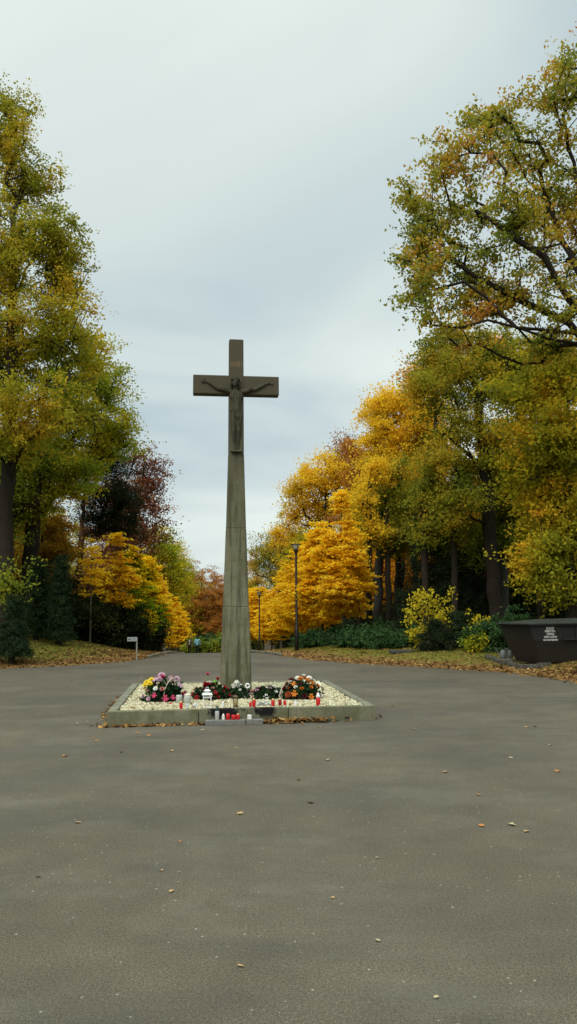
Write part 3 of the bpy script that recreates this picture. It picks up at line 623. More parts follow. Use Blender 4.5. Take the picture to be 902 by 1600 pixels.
bush('shrub', 'dark green bush behind the watering cans', 800, 25.5, .9, 1.25, LM['rhodo'], 94, n=200, per=80)
bush('shrub', 'leafy yellow green shoots left of the watering cans', 744, 25.2, .3, .75, LM['ygreen'], 95, n=60, per=40, size=.08)
rb = bush('shrub', 'low glossy green shrub, one of the bed behind the right lawn', 585, 29.5, .95, .62, LM['rhodo'], 96, n=200, per=85, size=.11, group='low green shrubs in the bed behind the right lawn')
for i, (px, Y, s) in enumerate(((560, 30.5, 1.0), (610, 28.8, .9), (632, 29.6, 1.1), (655, 28.8, .8), (535, 33, 1.1), (510, 33.5, 1.0), (488, 35, 1.0), (735, 28.5, 1.1), (575, 32, 1.3), (645, 31.5, 1.4))):
    x = at(px, 950, Y)[0]; copy_thing(rb, (x, Y, gz(x, Y) - .05), i * 1.3, s)
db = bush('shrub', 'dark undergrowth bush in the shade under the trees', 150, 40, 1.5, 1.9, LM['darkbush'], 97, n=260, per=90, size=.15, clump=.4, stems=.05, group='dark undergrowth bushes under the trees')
rg = random.Random(3); k = 0
for side in (-1, 1):
    for row in range(5):
        for i in range(12):
            Y = 32 + i * 5.2 + rg.uniform(-1.5, 1.5) + row * 1.0
            off = 5.3 + row * 3.2 + rg.uniform(-1, 1)
            x = (-4.9 - .11 * (Y - 31) - off) if side < 0 else (-1.4 - .11 * (Y - 32) + off + 2.0)
            if side < 0 and Y < 34 and x > -9: continue
            if Y < 34 and side > 0 and x < 8: continue
            if i > 8 and row > 2: continue
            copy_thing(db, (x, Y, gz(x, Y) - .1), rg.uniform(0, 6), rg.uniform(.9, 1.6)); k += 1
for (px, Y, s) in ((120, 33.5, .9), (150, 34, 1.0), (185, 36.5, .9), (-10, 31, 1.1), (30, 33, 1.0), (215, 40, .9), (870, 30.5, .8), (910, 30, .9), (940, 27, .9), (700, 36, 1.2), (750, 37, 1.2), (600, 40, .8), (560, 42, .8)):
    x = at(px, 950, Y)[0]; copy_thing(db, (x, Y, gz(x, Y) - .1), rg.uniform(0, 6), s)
gh = bush('shrub', 'dull green bush at the far end of the avenue behind the walkers', 330, 92, 2.2, 1.9, LM['green'], 98, n=120, per=60, size=.3, clump=.6, group='green bushes closing the far end of the avenue')
for px, Y, s, in ((318, 96, 1.0), (345, 93, 1.1), (305, 100, 1.2), (365, 96, 1.2), (385, 98, 1.3)):
    x = at(px, 950, Y)[0]; copy_thing(gh, (x, Y, float(hgt(x, Y))), px, s, mats={'foliage': LM['rhodo']} if px in (345, 385, 305) else None, label='dark green bush at the far end of the avenue' if px in (345, 385, 305) else None)

# ---- the deeper forest: individual trees copied from a few grown ones
protos = []
for i, (nm, lab, lm, lob, H, tr) in enumerate((
    ('oak_tree', 'olive leaved forest oak', 'oakgreen', [(0, 0, 10, 3.6, 3.6, 4.6), (1.8, .5, 7, 2.6, 2.6, 2.6), (-1.9, -.4, 8, 2.4, 2.4, 3), (0, 1, 4.5, 2.6, 2.6, 2)], 14, .24),
    ('oak_tree', 'golden forest oak', 'yellow', [(0, 0, 9.5, 3.2, 3.2, 4.4), (-1.8, .5, 6.5, 2.6, 2.6, 2.6), (1.6, -.4, 10.5, 2.2, 2.2, 3), (0, 0, 4.2, 2.4, 2.4, 1.8)], 14, .22),
    ('beech_tree', 'rust brown forest beech', 'brown', [(0, 0, 9, 3.4, 3.4, 5), (1.5, 1, 5.5, 2.6, 2.6, 2.6), (-1.4, -.8, 4.4, 2.4, 2.4, 2)], 14, .22),
    ('lime_tree', 'green and yellow forest lime', 'oak', [(0, 0, 8.5, 3.2, 3.2, 5), (1.9, -.5, 5, 2.2, 2.2, 2.6), (-1.5, .8, 4, 2.2, 2.2, 2)], 13.5, .2),
    ('maple_tree', 'orange understory maple', 'orange', [(0, 0, 5.5, 2.6, 2.6, 3.2), (1.2, .4, 3.4, 1.8, 1.8, 1.6), (-1.2, 0, 3, 1.8, 1.8, 1.4)], 8.5, .12),
)):
    rng = np.random.default_rng(300 + i); pts = sample_lobes(rng, lob, 330, 1.5)
    loc = ((-16, 37), (14.5, 40), (-14, 62), (9, 58), (-20, 46))[i]
    t = make_tree(nm, lab + (' deep in the left wood' if loc[0] < 0 else ' deep in the right wood'), 'tree', (loc[0], loc[1], gz(*loc) - .1), [(0, 0, 0), (.2, .1, H * .4), (.1, -.2, H * .82)], pts, None, LM[lm], trunk_r=tr, clump_r=.8, per=85, size=.2, seed=300 + i, mn=.02, group=lab + 's in the wood')
    protos.append((t, lab))
rg = random.Random(11)
def forest_tree(x, Y, s, i):
    t, lab = protos[i]; right = x > -3 - .11 * (Y - 31)
    tail = ' deep in the right wood' if right else ' deep in the left wood'
    if Y > 105 and abs(x - (-3.2 - .11 * (Y - 31))) < 22: tail = ' closing the view beyond the avenue'
    copy_thing(t, (x, Y, (gz(x, Y) if Y < 105 else float(hgt(x, Y))) - .1), rg.uniform(0, 6.28), s, lab + tail, lab + 's in the wood')
for row in range(4):                              # left wood
    for i in range(9):
        Y = 34 + i * 8 + rg.uniform(-2, 2); off = 11 + row * 5 + rg.uniform(-1.5, 1.5) + (3 if Y < 45 else 0)
        s = rg.uniform(.75, 1.0) * (0.92 if row == 0 else 1.0) * (.78 if Y > 70 else 1)
        forest_tree(-4.9 - .11 * (Y - 31) - off, Y, s, rg.choice((0, 2, 2, 3, 0, 1)))
for row in range(4):                              # right wood
    for i in range(9):
        Y = 36 + i * 8 + rg.uniform(-2, 2); off = 9.5 + row * 5 + rg.uniform(-1.5, 1.5)
        s = rg.uniform(.75, .95) * (.72 if Y > 62 else 1) * (.85 if row == 0 else 1)
        forest_tree(-1.4 - .11 * (Y - 32) + off, Y, s, rg.choice((0, 0, 1, 2, 3, 4)))
for i in range(17):                               # trees closing the avenue
    Y = rg.uniform(118, 150); px = 262 + i * 9 + rg.uniform(-3, 3); x = at(px, 950, Y)[0]
    forest_tree(x, Y, rg.uniform(.84, 1.02), rg.choice((2, 2, 2, 2, 3, 0)))

# ---- ground cover: fallen leaves, grass
def flat_leaves(name, rng, x, y, z, size, tilt=.35):
    n = len(x); c = np.stack([x, y, z + .012], 1); nm = rng.normal(0, tilt, (n, 3)); nm[:, 2] = 1; nm /= np.linalg.norm(nm, axis=1, keepdims=True)
    u = np.cross(nm, rng.normal(0, 1, (n, 3))); u /= np.linalg.norm(u, axis=1, keepdims=True); v = np.cross(nm, u); s = size * rng.uniform(.6, 1.3, (n, 1))
    V = np.stack([c - u * s * .5 + nm * s * .12, c + v * s * .38, c + u * s * .5 + nm * s * .15, c - v * s * .38 - nm * s * .02], 1).reshape(-1, 3)
    return np_mesh(name, V, np.arange(4 * n).reshape(n, 4), rng.uniform(0, 1, n))
rng = np.random.default_rng(77)
x = rng.uniform(-17, 12, 420000); y = rng.uniform(14, 42, 420000); d = sdf(x, y)
nzv = .5 + .5 * np.sin(x * 1.7 + 2 * np.sin(y * 1.1)) * np.sin(y * 2.3 + x)
left = x < -3
pr_ = np.where(d > 0, np.where(left, .34 * np.exp(-np.maximum(d - 1.5, 0) ** 2 / .5), .34 * np.exp(-(d / .8) ** 2) + .75 * np.exp(-((x - 7.9) ** 2 + (y - 19.4) ** 2) / 2.0)) * (.35 + .65 * nzv) + .03 + .10 * (d > 6.5) + .05 * nzv * (d > 2), np.where(d > -.35, .12 * np.exp(d / .12), 0))
kp = rng.uniform(0, 1, len(x)) < pr_; x, y, d = x[kp], y[kp], d[kp]
tag(link('fallen_leaves', flat_leaves('fallen_leaves', rng, x, y, np.maximum(soil(x, y, d), hgt(x, y)), .10), LM['litter']), 'drifts of brown and yellow leaves along the road edges and lawns', kind='stuff')
x = rng.uniform(-14, 10, 260000); y = rng.uniform(17, 42, 260000); d = sdf(x, y); kp = (d > .8) & (d < 7) & (rng.uniform(0, 1, len(x)) < np.clip((d - .6) / 1.5, 0, 1) * .8); x, y, d = x[kp], y[kp], d[kp]
n = len(x); z = soil(x, y, d); a = rng.uniform(0, 6.28, n); hh_ = rng.uniform(.02, .06, n); lx = rng.normal(0, .02, n); ly = rng.normal(0, .02, n)
V = np.stack([np.stack([x - .012 * np.cos(a), y - .012 * np.sin(a), z - .01], 1), np.stack([x + .012 * np.cos(a), y + .012 * np.sin(a), z - .01], 1), np.stack([x + lx, y + ly, z + hh_], 1)], 1).reshape(-1, 3)
tag(link('grass', np_mesh('grass', V, np.arange(3 * n).reshape(n, 3), rng.uniform(0, 1, n)), LM['grass']), 'short yellowing grass of the two lawns', kind='stuff')

# kerbs at the mouth of the avenue
KERB = stone_mat('kerb stone', (.16, .15, .11), (.26, .24, .18), moss=False)
def kerb_line(name, pts, label, w_=.12, h_=.09):
    bm = bmesh.new(); P = [np.array(p) for p in pts]
    for a, b in zip(P[:-1], P[1:]):
        ln = np.linalg.norm(b - a); n_ = max(1, round(ln / 1.0)); ang = math.atan2(*(b - a)[::-1])
        for i in range(n_):
            c = a + (b - a) * (i + .5) / n_; bm_box(bm, (c[0], c[1], float(hgt(*c)) + h_ / 2 - .03), (ln / n_ - .015, w_, h_ + .06), ang, .012)
    return tag(link(name, bm_mesh(name, bm), KERB), label, kind='structure')
far = A_l[-1]
kerb_line('kerb', [A_l[-3], A_l[-2], A_l[-1]] + [far + AX * q for q in (4, 8, 12, 20, 30)], 'pale kerb around the tip of the left lawn')
kerb_line('kerb', [A_r[2], A_r[1], A_r[0]] + [A_r[0] + AX * q for q in (4, 8, 12, 20, 30)], 'pale kerb around the tip of the right lawn')

# ------------------------------------------------------------------ platform
FL, FR, BR, BL = [onz(px, py, .215)[:2] for px, py in ((167, 1112), (587, 1102.5), (514, 1062.5), (211, 1066.5))]
wx = (FR - FL); Wd = np.linalg.norm(wx); PA = math.atan2(wx[1], wx[0])
ux = wx / Wd; uy = np.array([-ux[1], ux[0]]); Dp = float(((BL - FL) @ uy + (BR - FR) @ uy) / 2)
O = FL                                            # local frame of the platform: origin front left corner
def PL(u, v): return O + ux * u + uy * v
def uv_of(px, py, z=.2):                         # platform coordinates of a point seen at a pixel
    p = onz(px, py, z)[:2] - O; return float(p @ ux), float(p @ uy)
plat = empty('raised_bed', (O[0], O[1], 0), 'square raised bed of pale pebbles framed by mossy kerb stones around the cross', 'raised bed', rz=PA)
soots = [((uv_of(352, 1112)[0]), .26), (uv_of(416, 1112)[0], .17)]
KB = stone_mat('mossy kerb stones', (.12, .115, .07), (.21, .20, .13), soot=soots, streak=.2)
KB2 = stone_mat('pale worn kerb stones', (.15, .145, .10), (.25, .24, .18), soot=None, streak=.2)
KW = .13
def kerb_course(name, u0, v0, u1, v1, n_, mat):
    bm = bmesh.new(); horiz = abs(u1 - u0) > abs(v1 - v0)
    for i in range(n_):
        t = (i + .5) / n_; g = .008
        L_ = (abs(u1 - u0) if horiz else abs(v1 - v0)) / n_ - g
        c = (u0 + (u1 - u0) * t, v0 + (v1 - v0) * t, .085 + .002 * (i % 2))
        bm_box(bm, c, (L_, KW, .26) if horiz else (KW, L_, .26), 0, .012)
    return link(name, bm_mesh(name, bm), mat, plat)
kerb_course('kerb_stones', 0, KW / 2, Wd, KW / 2, 3, KB); kerb_course('kerb_stones', 0, Dp - KW / 2, Wd, Dp - KW / 2, 3, KB2)
kerb_course('kerb_stones', KW / 2, KW, KW / 2, Dp - KW, 3, KB2); kerb_course('kerb_stones', Wd - KW / 2, KW, Wd - KW / 2, Dp - KW, 3, KB2)
bm = bmesh.new(); bm_box(bm, (Wd / 2, Dp / 2, .085), (Wd - 2 * KW, Dp - 2 * KW, .17)); link('gravel_bed', bm_mesh('gravel_bed', bm), simple('pebble bed', (.40, .38, .26), .9, .1, .5, 40), plat)
# pebbles
rng = np.random.default_rng(9); npb = 11500
bm = bmesh.new(); bmesh.ops.create_icosphere(bm, subdivisions=1, radius=1); bm.verts.ensure_lookup_table()
iv = np.array([v.co[:] for v in bm.verts]); ifc = np.array([[v.index for v in f.verts] for f in bm.faces]); bm.free()
pu = rng.uniform(KW + .02, Wd - KW - .02, npb); pv = rng.uniform(KW + .02, Dp - KW - .02, npb); s = rng.uniform(.014, .030, npb)
ang = rng.uniform(0, 6.28, npb); sx = s * rng.uniform(.9, 1.5, npb); sy = s; sz = s * rng.uniform(.55, .9, npb)
jit = 1 + rng.normal(0, .09, (npb, len(iv), 1)); vv = iv[None] * jit * np.stack([sx, sy, sz], 1)[:, None]
ca, sa = np.cos(ang)[:, None], np.sin(ang)[:, None]
VX = vv[..., 0] * ca - vv[..., 1] * sa + pu[:, None]; VY = vv[..., 0] * sa + vv[..., 1] * ca + pv[:, None]; VZ = vv[..., 2] + (.175 + rng.uniform(0, .022, npb))[:, None]
Vp = np.stack([VX, VY, VZ], -1).reshape(-1, 3); Fp = (ifc[None] + (np.arange(npb) * len(iv))[:, None, None]).reshape(-1, 3)
tp = np.repeat(rng.uniform(0, 1, npb), len(ifc))
m = Mat('cream and ochre pebbles', 0.9, 0.15); a_ = m.n('ShaderNodeAttribute'); a_.attribute_name = 'tint'
m.col(m.mix(.35, m.ramp(a_.outputs['Fac'], [(0, (.14, .11, .06)), (.12, (.30, .25, .13)), (.4, (.46, .42, .25)), (.7, (.58, .54, .36)), (.86, (.50, .38, .17)), (1, (.70, .68, .54))]), m.ramp(m.noise(60), [(0.3, (.34, .30, .18)), (0.7, (.60, .57, .42))])))
peb = link('pebbles', np_mesh('pebbles', Vp, Fp, tp, smooth=True), m.m, plat); peb['kind'] = 'stuff'
# leaves on the pebbles and around the foot
def platform_leaves(n_, us, vs, zf, name, label):
    xy = np.array([PL(u, v) for u, v in zip(us, vs)]); 
    return tag(link(name, flat_leaves(name, rng, xy[:, 0], xy[:, 1], zf, .085, .45), LM['litter']), label, kind='stuff')
us = np.concatenate([rng.uniform(-.1, Wd * .4, 90), rng.normal(uv_of(460, 1126, 0)[0], .32, 170), rng.uniform(Wd * .3, Wd * .7, 70), rng.uniform(-.25, .0, 60), rng.uniform(Wd, Wd + .2, 25)])
vs = np.concatenate([rng.uniform(-.10, -.01, 90), -np.abs(rng.normal(.03, .07, 170)) - .01, rng.uniform(-.12, -.01, 70), rng.uniform(-.1, Dp, 60), rng.uniform(0, Dp, 25)])
zz = np.concatenate([np.zeros(90), rng.uniform(0, .05, 170), np.zeros(155)])
platform_leaves(0, us, vs, zz, 'fallen_leaves', 'brown leaves gathered along the foot of the raised bed')
us = rng.uniform(.2, Wd - .2, 70); vs = rng.uniform(.2, Dp - .2, 70); platform_leaves(0, us, vs, np.full(70, .195), 'fallen_leaves', 'a few brown leaves lying on the pebbles')

# ------------------------------------------------------------------ the cross
pc = onz(369.5, 1084.0, .22)[:2]; pcu = float((pc - O) @ ux); pcv = float((pc - O) @ uy)
cx_, cy_ = PL(pcu, pcv + .22)
STONE = stone_mat('weathered sandstone', (.125, .120, .070), (.205, .195, .125), top=(.080, .070, .045), z0=2.6, z1=4.9)  # top colour: dirt-darkened stone, plus its silhouette against the sky painted in
STONE2 = stone_mat('darker carved stone', (.045, .040, .026), (.095, .085, .055), moss=False)  # darker tone than the shaft, for the figure, its hair and loincloth
cross = empty('stone_cross', (cx_, cy_, 0), 'tall mossy stone cross with carved crucified figure standing in the pebble bed', 'cross', rz=PA); cross.scale = (1, 1, float(at(368, 530, cy_ - .12)[2]) / 6.44)
def shaft_block(name, z0, z1, w0, w1, d0, d1, cham=.012):
    bm = bmesh.new(); zs = [z0, z0 + .014, z1 - .014, z1]; n_ = 10
    lv = [z0] + [z0 + .014 + (z1 - z0 - .028) * i / n_ for i in range(n_ + 1)] + [z1]
    rings = []
    for k, z in enumerate(lv):
        t = (z - z0) / (z1 - z0); w_ = w0 + (w1 - w0) * t; d_ = d0 + (d1 - d0) * t; q = cham if k in (0, len(lv) - 1) else 0; c_ = .018
        hx, hy = w_ / 2 - q, d_ / 2 - q
        rings.append([bm.verts.new((x, y, z)) for x, y in ((-hx + c_, -hy), (hx - c_, -hy), (hx, -hy + c_), (hx, hy - c_), (hx - c_, hy), (-hx + c_, hy), (-hx, hy - c_), (-hx, -hy + c_))])
    for a, b in zip(rings[:-1], rings[1:]):
        for k in range(8): bm.faces.new((a[k], a[(k + 1) % 8], b[(k + 1) % 8], b[k]))
    bm.faces.new(rings[0][::-1]); bm.faces.new(rings[-1])
    return link(name, bm_mesh(name, bm), STONE, cross)
shaft_block('shaft_block', .10, 1.66, .555, .465, .44, .38)
shaft_block('shaft_block', 1.655, 3.02, .452, .362, .375, .31)
shaft_block('shaft_block', 3.015, 4.36, .355, .285, .308, .255)
shaft_block('shaft_head', 4.355, 6.44, .282, .268, .25, .235, .006)
bm = bmesh.new(); bm_box(bm, (0, .0, 5.60), (1.60, .205, .345), 0, .018); link('crossbeam', bm_mesh('crossbeam', bm), STONE, cross)
# carved figure: one continuous body
fy = -.125
bm = bmesh.new(); ZB = 5.60
def cap(p, q, a, b): capsule(bm, p, q, a * 1.18, b * 1.18)
hx = -.025
ball(bm, (hx, fy - .105, 5.615), (.058, .068, .080), Matrix.Rotation(R(10), 4, 'Y') @ Matrix.Rotation(R(18), 4, 'X'))      # head bowed
ball(bm, (hx - .004, fy - .160, 5.575), (.036, .035, .045))                                      # bearded jaw
cap((hx, fy - .182, 5.625), (hx, fy - .196, 5.602), .008, .012)                                   # nose
cap((hx - .035, fy - .168, 5.640), (hx + .035, fy - .168, 5.640), .009, .009)                     # brow
cap((hx - .018, fy - .188, 5.583), (hx + .018, fy - .188, 5.583), .007, .007)                     # mouth
for s_ in (-1, 1):
    ball(bm, (hx + s_ * .024, fy - .166, 5.624), (.011, .009, .007))                              # eyes
    ball(bm, (hx + s_ * .060, fy - .080, 5.61), (.010, .016, .020))                               # ears
cap((0, fy - .03, 5.46), (hx, fy - .055, 5.56), .040, .036)                                       # neck
ball(bm, (0, fy - .035, 5.395), (.125, .078, .115)); ball(bm, (-.045, fy - .06, 5.42), (.050, .038, .042)); ball(bm, (.045, fy - .06, 5.42), (.050, .038, .042))
for q in range(3): cap((-.075, fy - .068, 5.355 - q * .028), (.075, fy - .068, 5.355 - q * .028), .009, .009)   # ribs
cap((0, fy - .035, 5.36), (0, fy - .03, 5.14), .074, .066); ball(bm, (0, fy - .03, 5.08), (.088, .06, .075))
for s_, wxh in ((-1, -.615), (1, .655)):
    sh = (s_ * .105, fy - .035, 5.465); el = (s_ * .36, fy - .022, 5.525); wr = (wxh - s_ * .06, fy - .012, 5.640)
    ball(bm, sh, (.045, .042, .042)); cap(sh, el, .038, .028); cap(el, wr, .030, .018)
    ball(bm, (wxh - s_ * .02, fy - .014, 5.648), (.042, .016, .027))
    for f_ in range(4): cap((wxh + s_ * .005, fy - .014, 5.668 - f_ * .013), (wxh + s_ * (.050 - abs(f_ - 1) * .007), fy - .024, 5.664 - f_ * .016), .0065, .0052)
    cap((wxh - s_ * .03, fy - .02, 5.665), (wxh + s_ * .0, fy - .035, 5.695), .008, .006)
    hip = (s_ * .042, fy - .03, 5.05); kn = (s_ * .040 - .006, fy - .068, 4.75); an = (s_ * .022 + .004, fy - .03, 4.50)
    cap(hip, kn, .052, .036); ball(bm, (kn[0], kn[1] - .004, kn[2]), (.036, .034, .038)); cap(kn, an, .036, .021); ball(bm, (s_ * .036, fy - .028, 4.66), (.033, .030, .055))
    cap(an, (s_ * .012 + .006, fy - .065, 4.432), .021, .018)
    for t_ in range(5): cap((s_ * .012 + .006 + (t_ - 2) * .008, fy - .068, 4.436), (s_ * .012 + .006 + (t_ - 2) * .009, fy - .085, 4.418), .0062, .005)
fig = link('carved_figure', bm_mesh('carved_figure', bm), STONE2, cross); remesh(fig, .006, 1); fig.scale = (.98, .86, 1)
bm = bmesh.new()                                                                                  # hair and crown of thorns
for i in range(18):
    a = R(20 + 320 * i / 17 - 90 - 70); 
    p = (hx + .078 * math.cos(a), fy - .075 - .02 * math.sin(a), 5.61)
for s_ in (-1, 1):
    for q in range(5): tube(bm, [(hx + s_ * (.03 + q * .009), fy - .10 + q * .016, 5.685), (hx + s_ * (.068 + q * .004), fy - .09 + q * .018, 5.62), (hx + s_ * (.075 + q * .006), fy - .07 + q * .015, 5.54), (hx + s_ * (.070 + q * .008), fy - .06 + q * .012, 5.475)], .016, .009)
for q in range(3):
    tube(bm, [(hx + .082 * math.cos(a), fy - .078 - .075 * math.sin(a), 5.668 + .012 * math.sin(a * 4 + q * 2) + q * .008) for a in [2 * math.pi * i / 20 for i in range(21)]], .009, .009)
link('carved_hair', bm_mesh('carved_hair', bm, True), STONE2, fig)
bm = bmesh.new()                                                                                  # loincloth folds
ball(bm, (0, fy - .032, 5.055), (.098, .068, .075))
for q in range(5): tube(bm, [(-.098 + .01 * q, fy - .02, 5.115 - q * .022), (-.04, fy - .095, 5.090 - q * .027), (.02, fy - .102, 5.080 - q * .024), (.085 - .006 * q, fy - .04, 5.112 - q * .016)], .011, .010)
tube(bm, [(.02, fy - .10, 5.05), (.03, fy - .105, 4.99), (.02, fy - .10, 4.93)], .022, .010)
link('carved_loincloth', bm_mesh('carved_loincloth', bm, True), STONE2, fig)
bm = bmesh.new(); bm_box(bm, (0, fy - .03, 4.385), (.20, .11, .035), 0, .006); link('foot_ledge', bm_mesh('foot_ledge', bm), STONE, cross)
GOLD = simple('faded gilt letters', (.21, .145, .065), .6, .4)
def text(body, name, size, loc, rot, mat, parent, ext=.004, sx=1, align='CENTER', **props):
    cu_ = bpy.data.curves.new(name, 'FONT'); cu_.body = body; cu_.size = size; cu_.extrude = ext; cu_.align_x = align; cu_.align_y = 'CENTER'; cu_.resolution_u = 3
    for k_, v_ in props.items(): setattr(cu_, k_, v_)
    o = bpy.data.objects.new(name, cu_); C.objects.link(o); cu_.materials.append(mat); o.parent = parent; o.location = loc; o.rotation_euler = rot; o.scale = (sx, 1, 1)
    bpy.context.view_layer.update(); me = bpy.data.meshes.new_from_object(o.evaluated_get(bpy.context.evaluated_depsgraph_get())); me.name = name
    q = bpy.data.objects.new(name, me); C.objects.link(q); q.parent = parent; q.location = loc; q.rotation_euler = rot; q.scale = (sx, 1, 1)
    bpy.data.objects.remove(o); q.name = name
    if not len(me.materials): me.materials.append(mat)
    return q
text('INRI', 'inscription', .155, (0, -.1215, 5.965), (R(90), 0, 0), GOLD, cross, .003, .62, space_character=1.3)

# ------------------------------------------------------------------ grave lights, lantern and flowers
RED = simple('red candle plastic', (.55, .012, .015), .25, .5, .15); RED2 = simple('deep red candle glass', (.26, .01, .018), .2, .5, .15)
LID = simple('gold tin lid', (.45, .33, .14), .35, .5, .2, metal=.7); LIDW = simple('white plastic lid', (.72, .72, .68), .4, .4, .08)
WHITE = simple('white painted metal', (.74, .74, .71), .45, .4, .08); FROST = simple('frosted grey glass', (.42, .43, .37), .25, .5, .12); WAX = simple('cream candle wax', (.62, .58, .44), .5, .4, .1)
BRASS = simple('dull bronze', (.10, .065, .03), .4, .5, .3, metal=.6); BLACK = simple('black plastic', (.015, .015, .015), .4, .4); DGRN = simple('dark green cap', (.01, .035, .028), .4, .4)
CEM = simple('grey slab', (.17, .165, .15), .9, .2, .25); CERAM = simple('white ceramic', (.72, .70, .64), .35, .5, .1); STAT = simple('pale weathered statuette stone', (.52, .50, .42), .8, .3, .3)
def candle(label, u, v, r_, h_, body=RED, lid=LID, z=.192, group='grave candles', lidh=.22, name='grave_candle'):
    p = PL(u, v); t = empty(name, (p[0], p[1], z), label, 'candle', group)
    hb = h_ * (1 - lidh)
    link('cup', lathe('cup', [(0, 0), (r_ * .86, 0), (r_ * .92, h_ * .03), (r_, hb * .5), (r_ * .98, hb * .92), (r_ * .86, hb), (0, hb)]), body, t)
    if lid: link('lid', lathe('lid', [(0, hb), (r_ * .92, hb + .001), (r_ * .92, hb + h_ * lidh * .35), (r_ * .62, hb + h_ * lidh * .55), (r_ * .55, hb + h_ * lidh * .8), (r_ * .25, h_), (0, h_)]), lid, t)
    return t
def c_at(px, py, z=.192): return uv_of(px, py, z)
def cnd(label, px, pyb, wpx, hpx, **kw):
    z = kw.pop('zb', .192); u, v = uv_of(px, pyb, z); Yd = PL(u, v)[1]; s = Yd / FPX
    return candle(label, u, v + wpx * s / 2, wpx * s / 2, hpx * s, z=z, **kw)
cnd('red candle standing alone in front of the pink flower arrangement', 283, 1109, 5.5, 13)
cnd('red candle with brass lid leaning group, left of the crumpled foil', 397, 1105.5, 6, 14)
cnd('small red candle tucked beside the taller one left of the crumpled foil', 391.5, 1105, 4, 7, lid=None, lidh=0)
cnd('tall red candle right of the crumpled foil', 427, 1104.5, 5.5, 12.5)
cnd('dark red glass candle with pale label between two red candles', 438, 1104, 5.5, 13, body=RED2)
cnd('short red candle, right one of the three near the kerb', 445.5, 1103.5, 4.5, 8.5, lid=None, lidh=0)
cnd('red candle with tall white cap in front of the orange flowers', 498, 1102.5, 7, 19, lid=LIDW, lidh=.38)
cnd('frosted glass candle jar in front of the pink flowers, left of two', 280, 1099, 10, 12, body=FROST, lid=None, lidh=0)
cnd('tall frosted glass candle jar between pink and red flowers', 293, 1100, 11, 15, body=FROST, lid=WAX, lidh=.15)
cnd('white tapered candle on the pebbles beside the white lantern', 348.5, 1106.5, 5, 10, body=CERAM, lid=CERAM, lidh=.4)
cnd('tiny red tealight near the pink flowers', 267, 1101.5, 3.5, 3.5, lid=None, lidh=0)
def bronze(px, pyb, wpx, hpx, label, z=.192):
    u, v = uv_of(px, pyb, z); Yd = PL(u, v)[1]; s = Yd / FPX; r_ = wpx * s / 2; h_ = hpx * s; p = PL(u, v + r_)
    t = empty('candle_lantern', (p[0], p[1], z), label, 'lantern', rz=PA)
    bm = bmesh.new(); bm_box(bm, (0, 0, h_ * .06), (r_ * 2, r_ * 2, h_ * .12), 0, .004)
    for a in (-1, 1):
        for b in (-1, 1): bm_box(bm, (a * r_ * .85, b * r_ * .85, h_ * .45), (r_ * .2, r_ * .2, h_ * .68))
    bm_box(bm, (0, 0, h_ * .82), (r_ * 2.1, r_ * 2.1, h_ * .06)); bm_box(bm, (0, 0, h_ * .91), (r_ * 1.7, r_ * 1.7, h_ * .14), 0, 0, (.4, .4)); link('frame', bm_mesh('frame', bm), BRASS, t)
    link('candle', lathe('candle', [(0, h_ * .12), (r_ * .6, h_ * .12), (r_ * .6, h_ * .62), (0, h_ * .62)]), simple('amber glass', (.34, .22, .07), .3, .5), t)
bronze(368.5, 1107, 8, 20, 'tall bronze grave lantern in front of the cross'); bronze(430.5, 1129.5, 5.5, 11.5, 'small brown lantern on the asphalt among leaves at the kerb', 0)
# white lantern
u, v = uv_of(324, 1106.5, .192); s = PL(u, v)[1] / FPX; p = PL(u, v + .06)
t = empty('white_lantern', (p[0], p[1], .192), 'white four legged garden lantern with slatted roof in front of the red flowers', 'lantern', rz=PA); W2, H2 = 13 * s / 2, 31 * s
bm = bmesh.new(); bm_box(bm, (0, 0, .01), (W2 * 2, W2 * 2, .014), 0, .003)
for a in (-1, 1):
    for b in (-1, 1): bm_box(bm, (a * W2 * .88, b * W2 * .88, H2 * .33), (.014, .014, H2 * .64))
    for k_ in range(6): bm_box(bm, ((k_ - 2.5) * W2 * .3, a * W2 * .88, H2 * .56), (.006, .006, H2 * .14)); bm_box(bm, (a * W2 * .88, (k_ - 2.5) * W2 * .3, H2 * .56), (.006, .006, H2 * .14))
    bm_box(bm, (0, a * W2 * .88, H2 * .49), (W2 * 1.9, .01, .01)); bm_box(bm, (a * W2 * .88, 0, H2 * .49), (.01, W2 * 1.9, .01))
link('frame', bm_mesh('frame', bm), WHITE, t)
bm = bmesh.new(); bm_box(bm, (0, 0, H2 * .67), (W2 * 2.5, W2 * 2.5, H2 * .08), 0, .003, (.85, .85))
for k_ in range(4): a = (1, 0, -1, 0)[k_]; b = (0, 1, 0, -1)[k_]; bm_box(bm, (a * W2 * .5, b * W2 * .5, H2 * .76), (.014, .014, H2 * .12))
bm_box(bm, (0, 0, H2 * .76), (W2 * .9, W2 * .9, H2 * .11)); bm_box(bm, (0, 0, H2 * .86), (W2 * 1.7, W2 * 1.7, H2 * .08), 0, .003, (.3, .3)); link('roof', bm_mesh('roof', bm), WHITE, t)
bm = bmesh.new(); tube(bm, [(W2 * .35 * math.cos(a), 0, H2 * .92 + W2 * .35 * math.sin(a)) for a in [i * math.pi / 8 for i in range(9)]], .004, .004); link('handle', bm_mesh('handle', bm), WHITE, t)
link('candle', lathe('candle', [(0, .017), (.026, .017), (.026, .085), (0, .085)]), WAX, t)
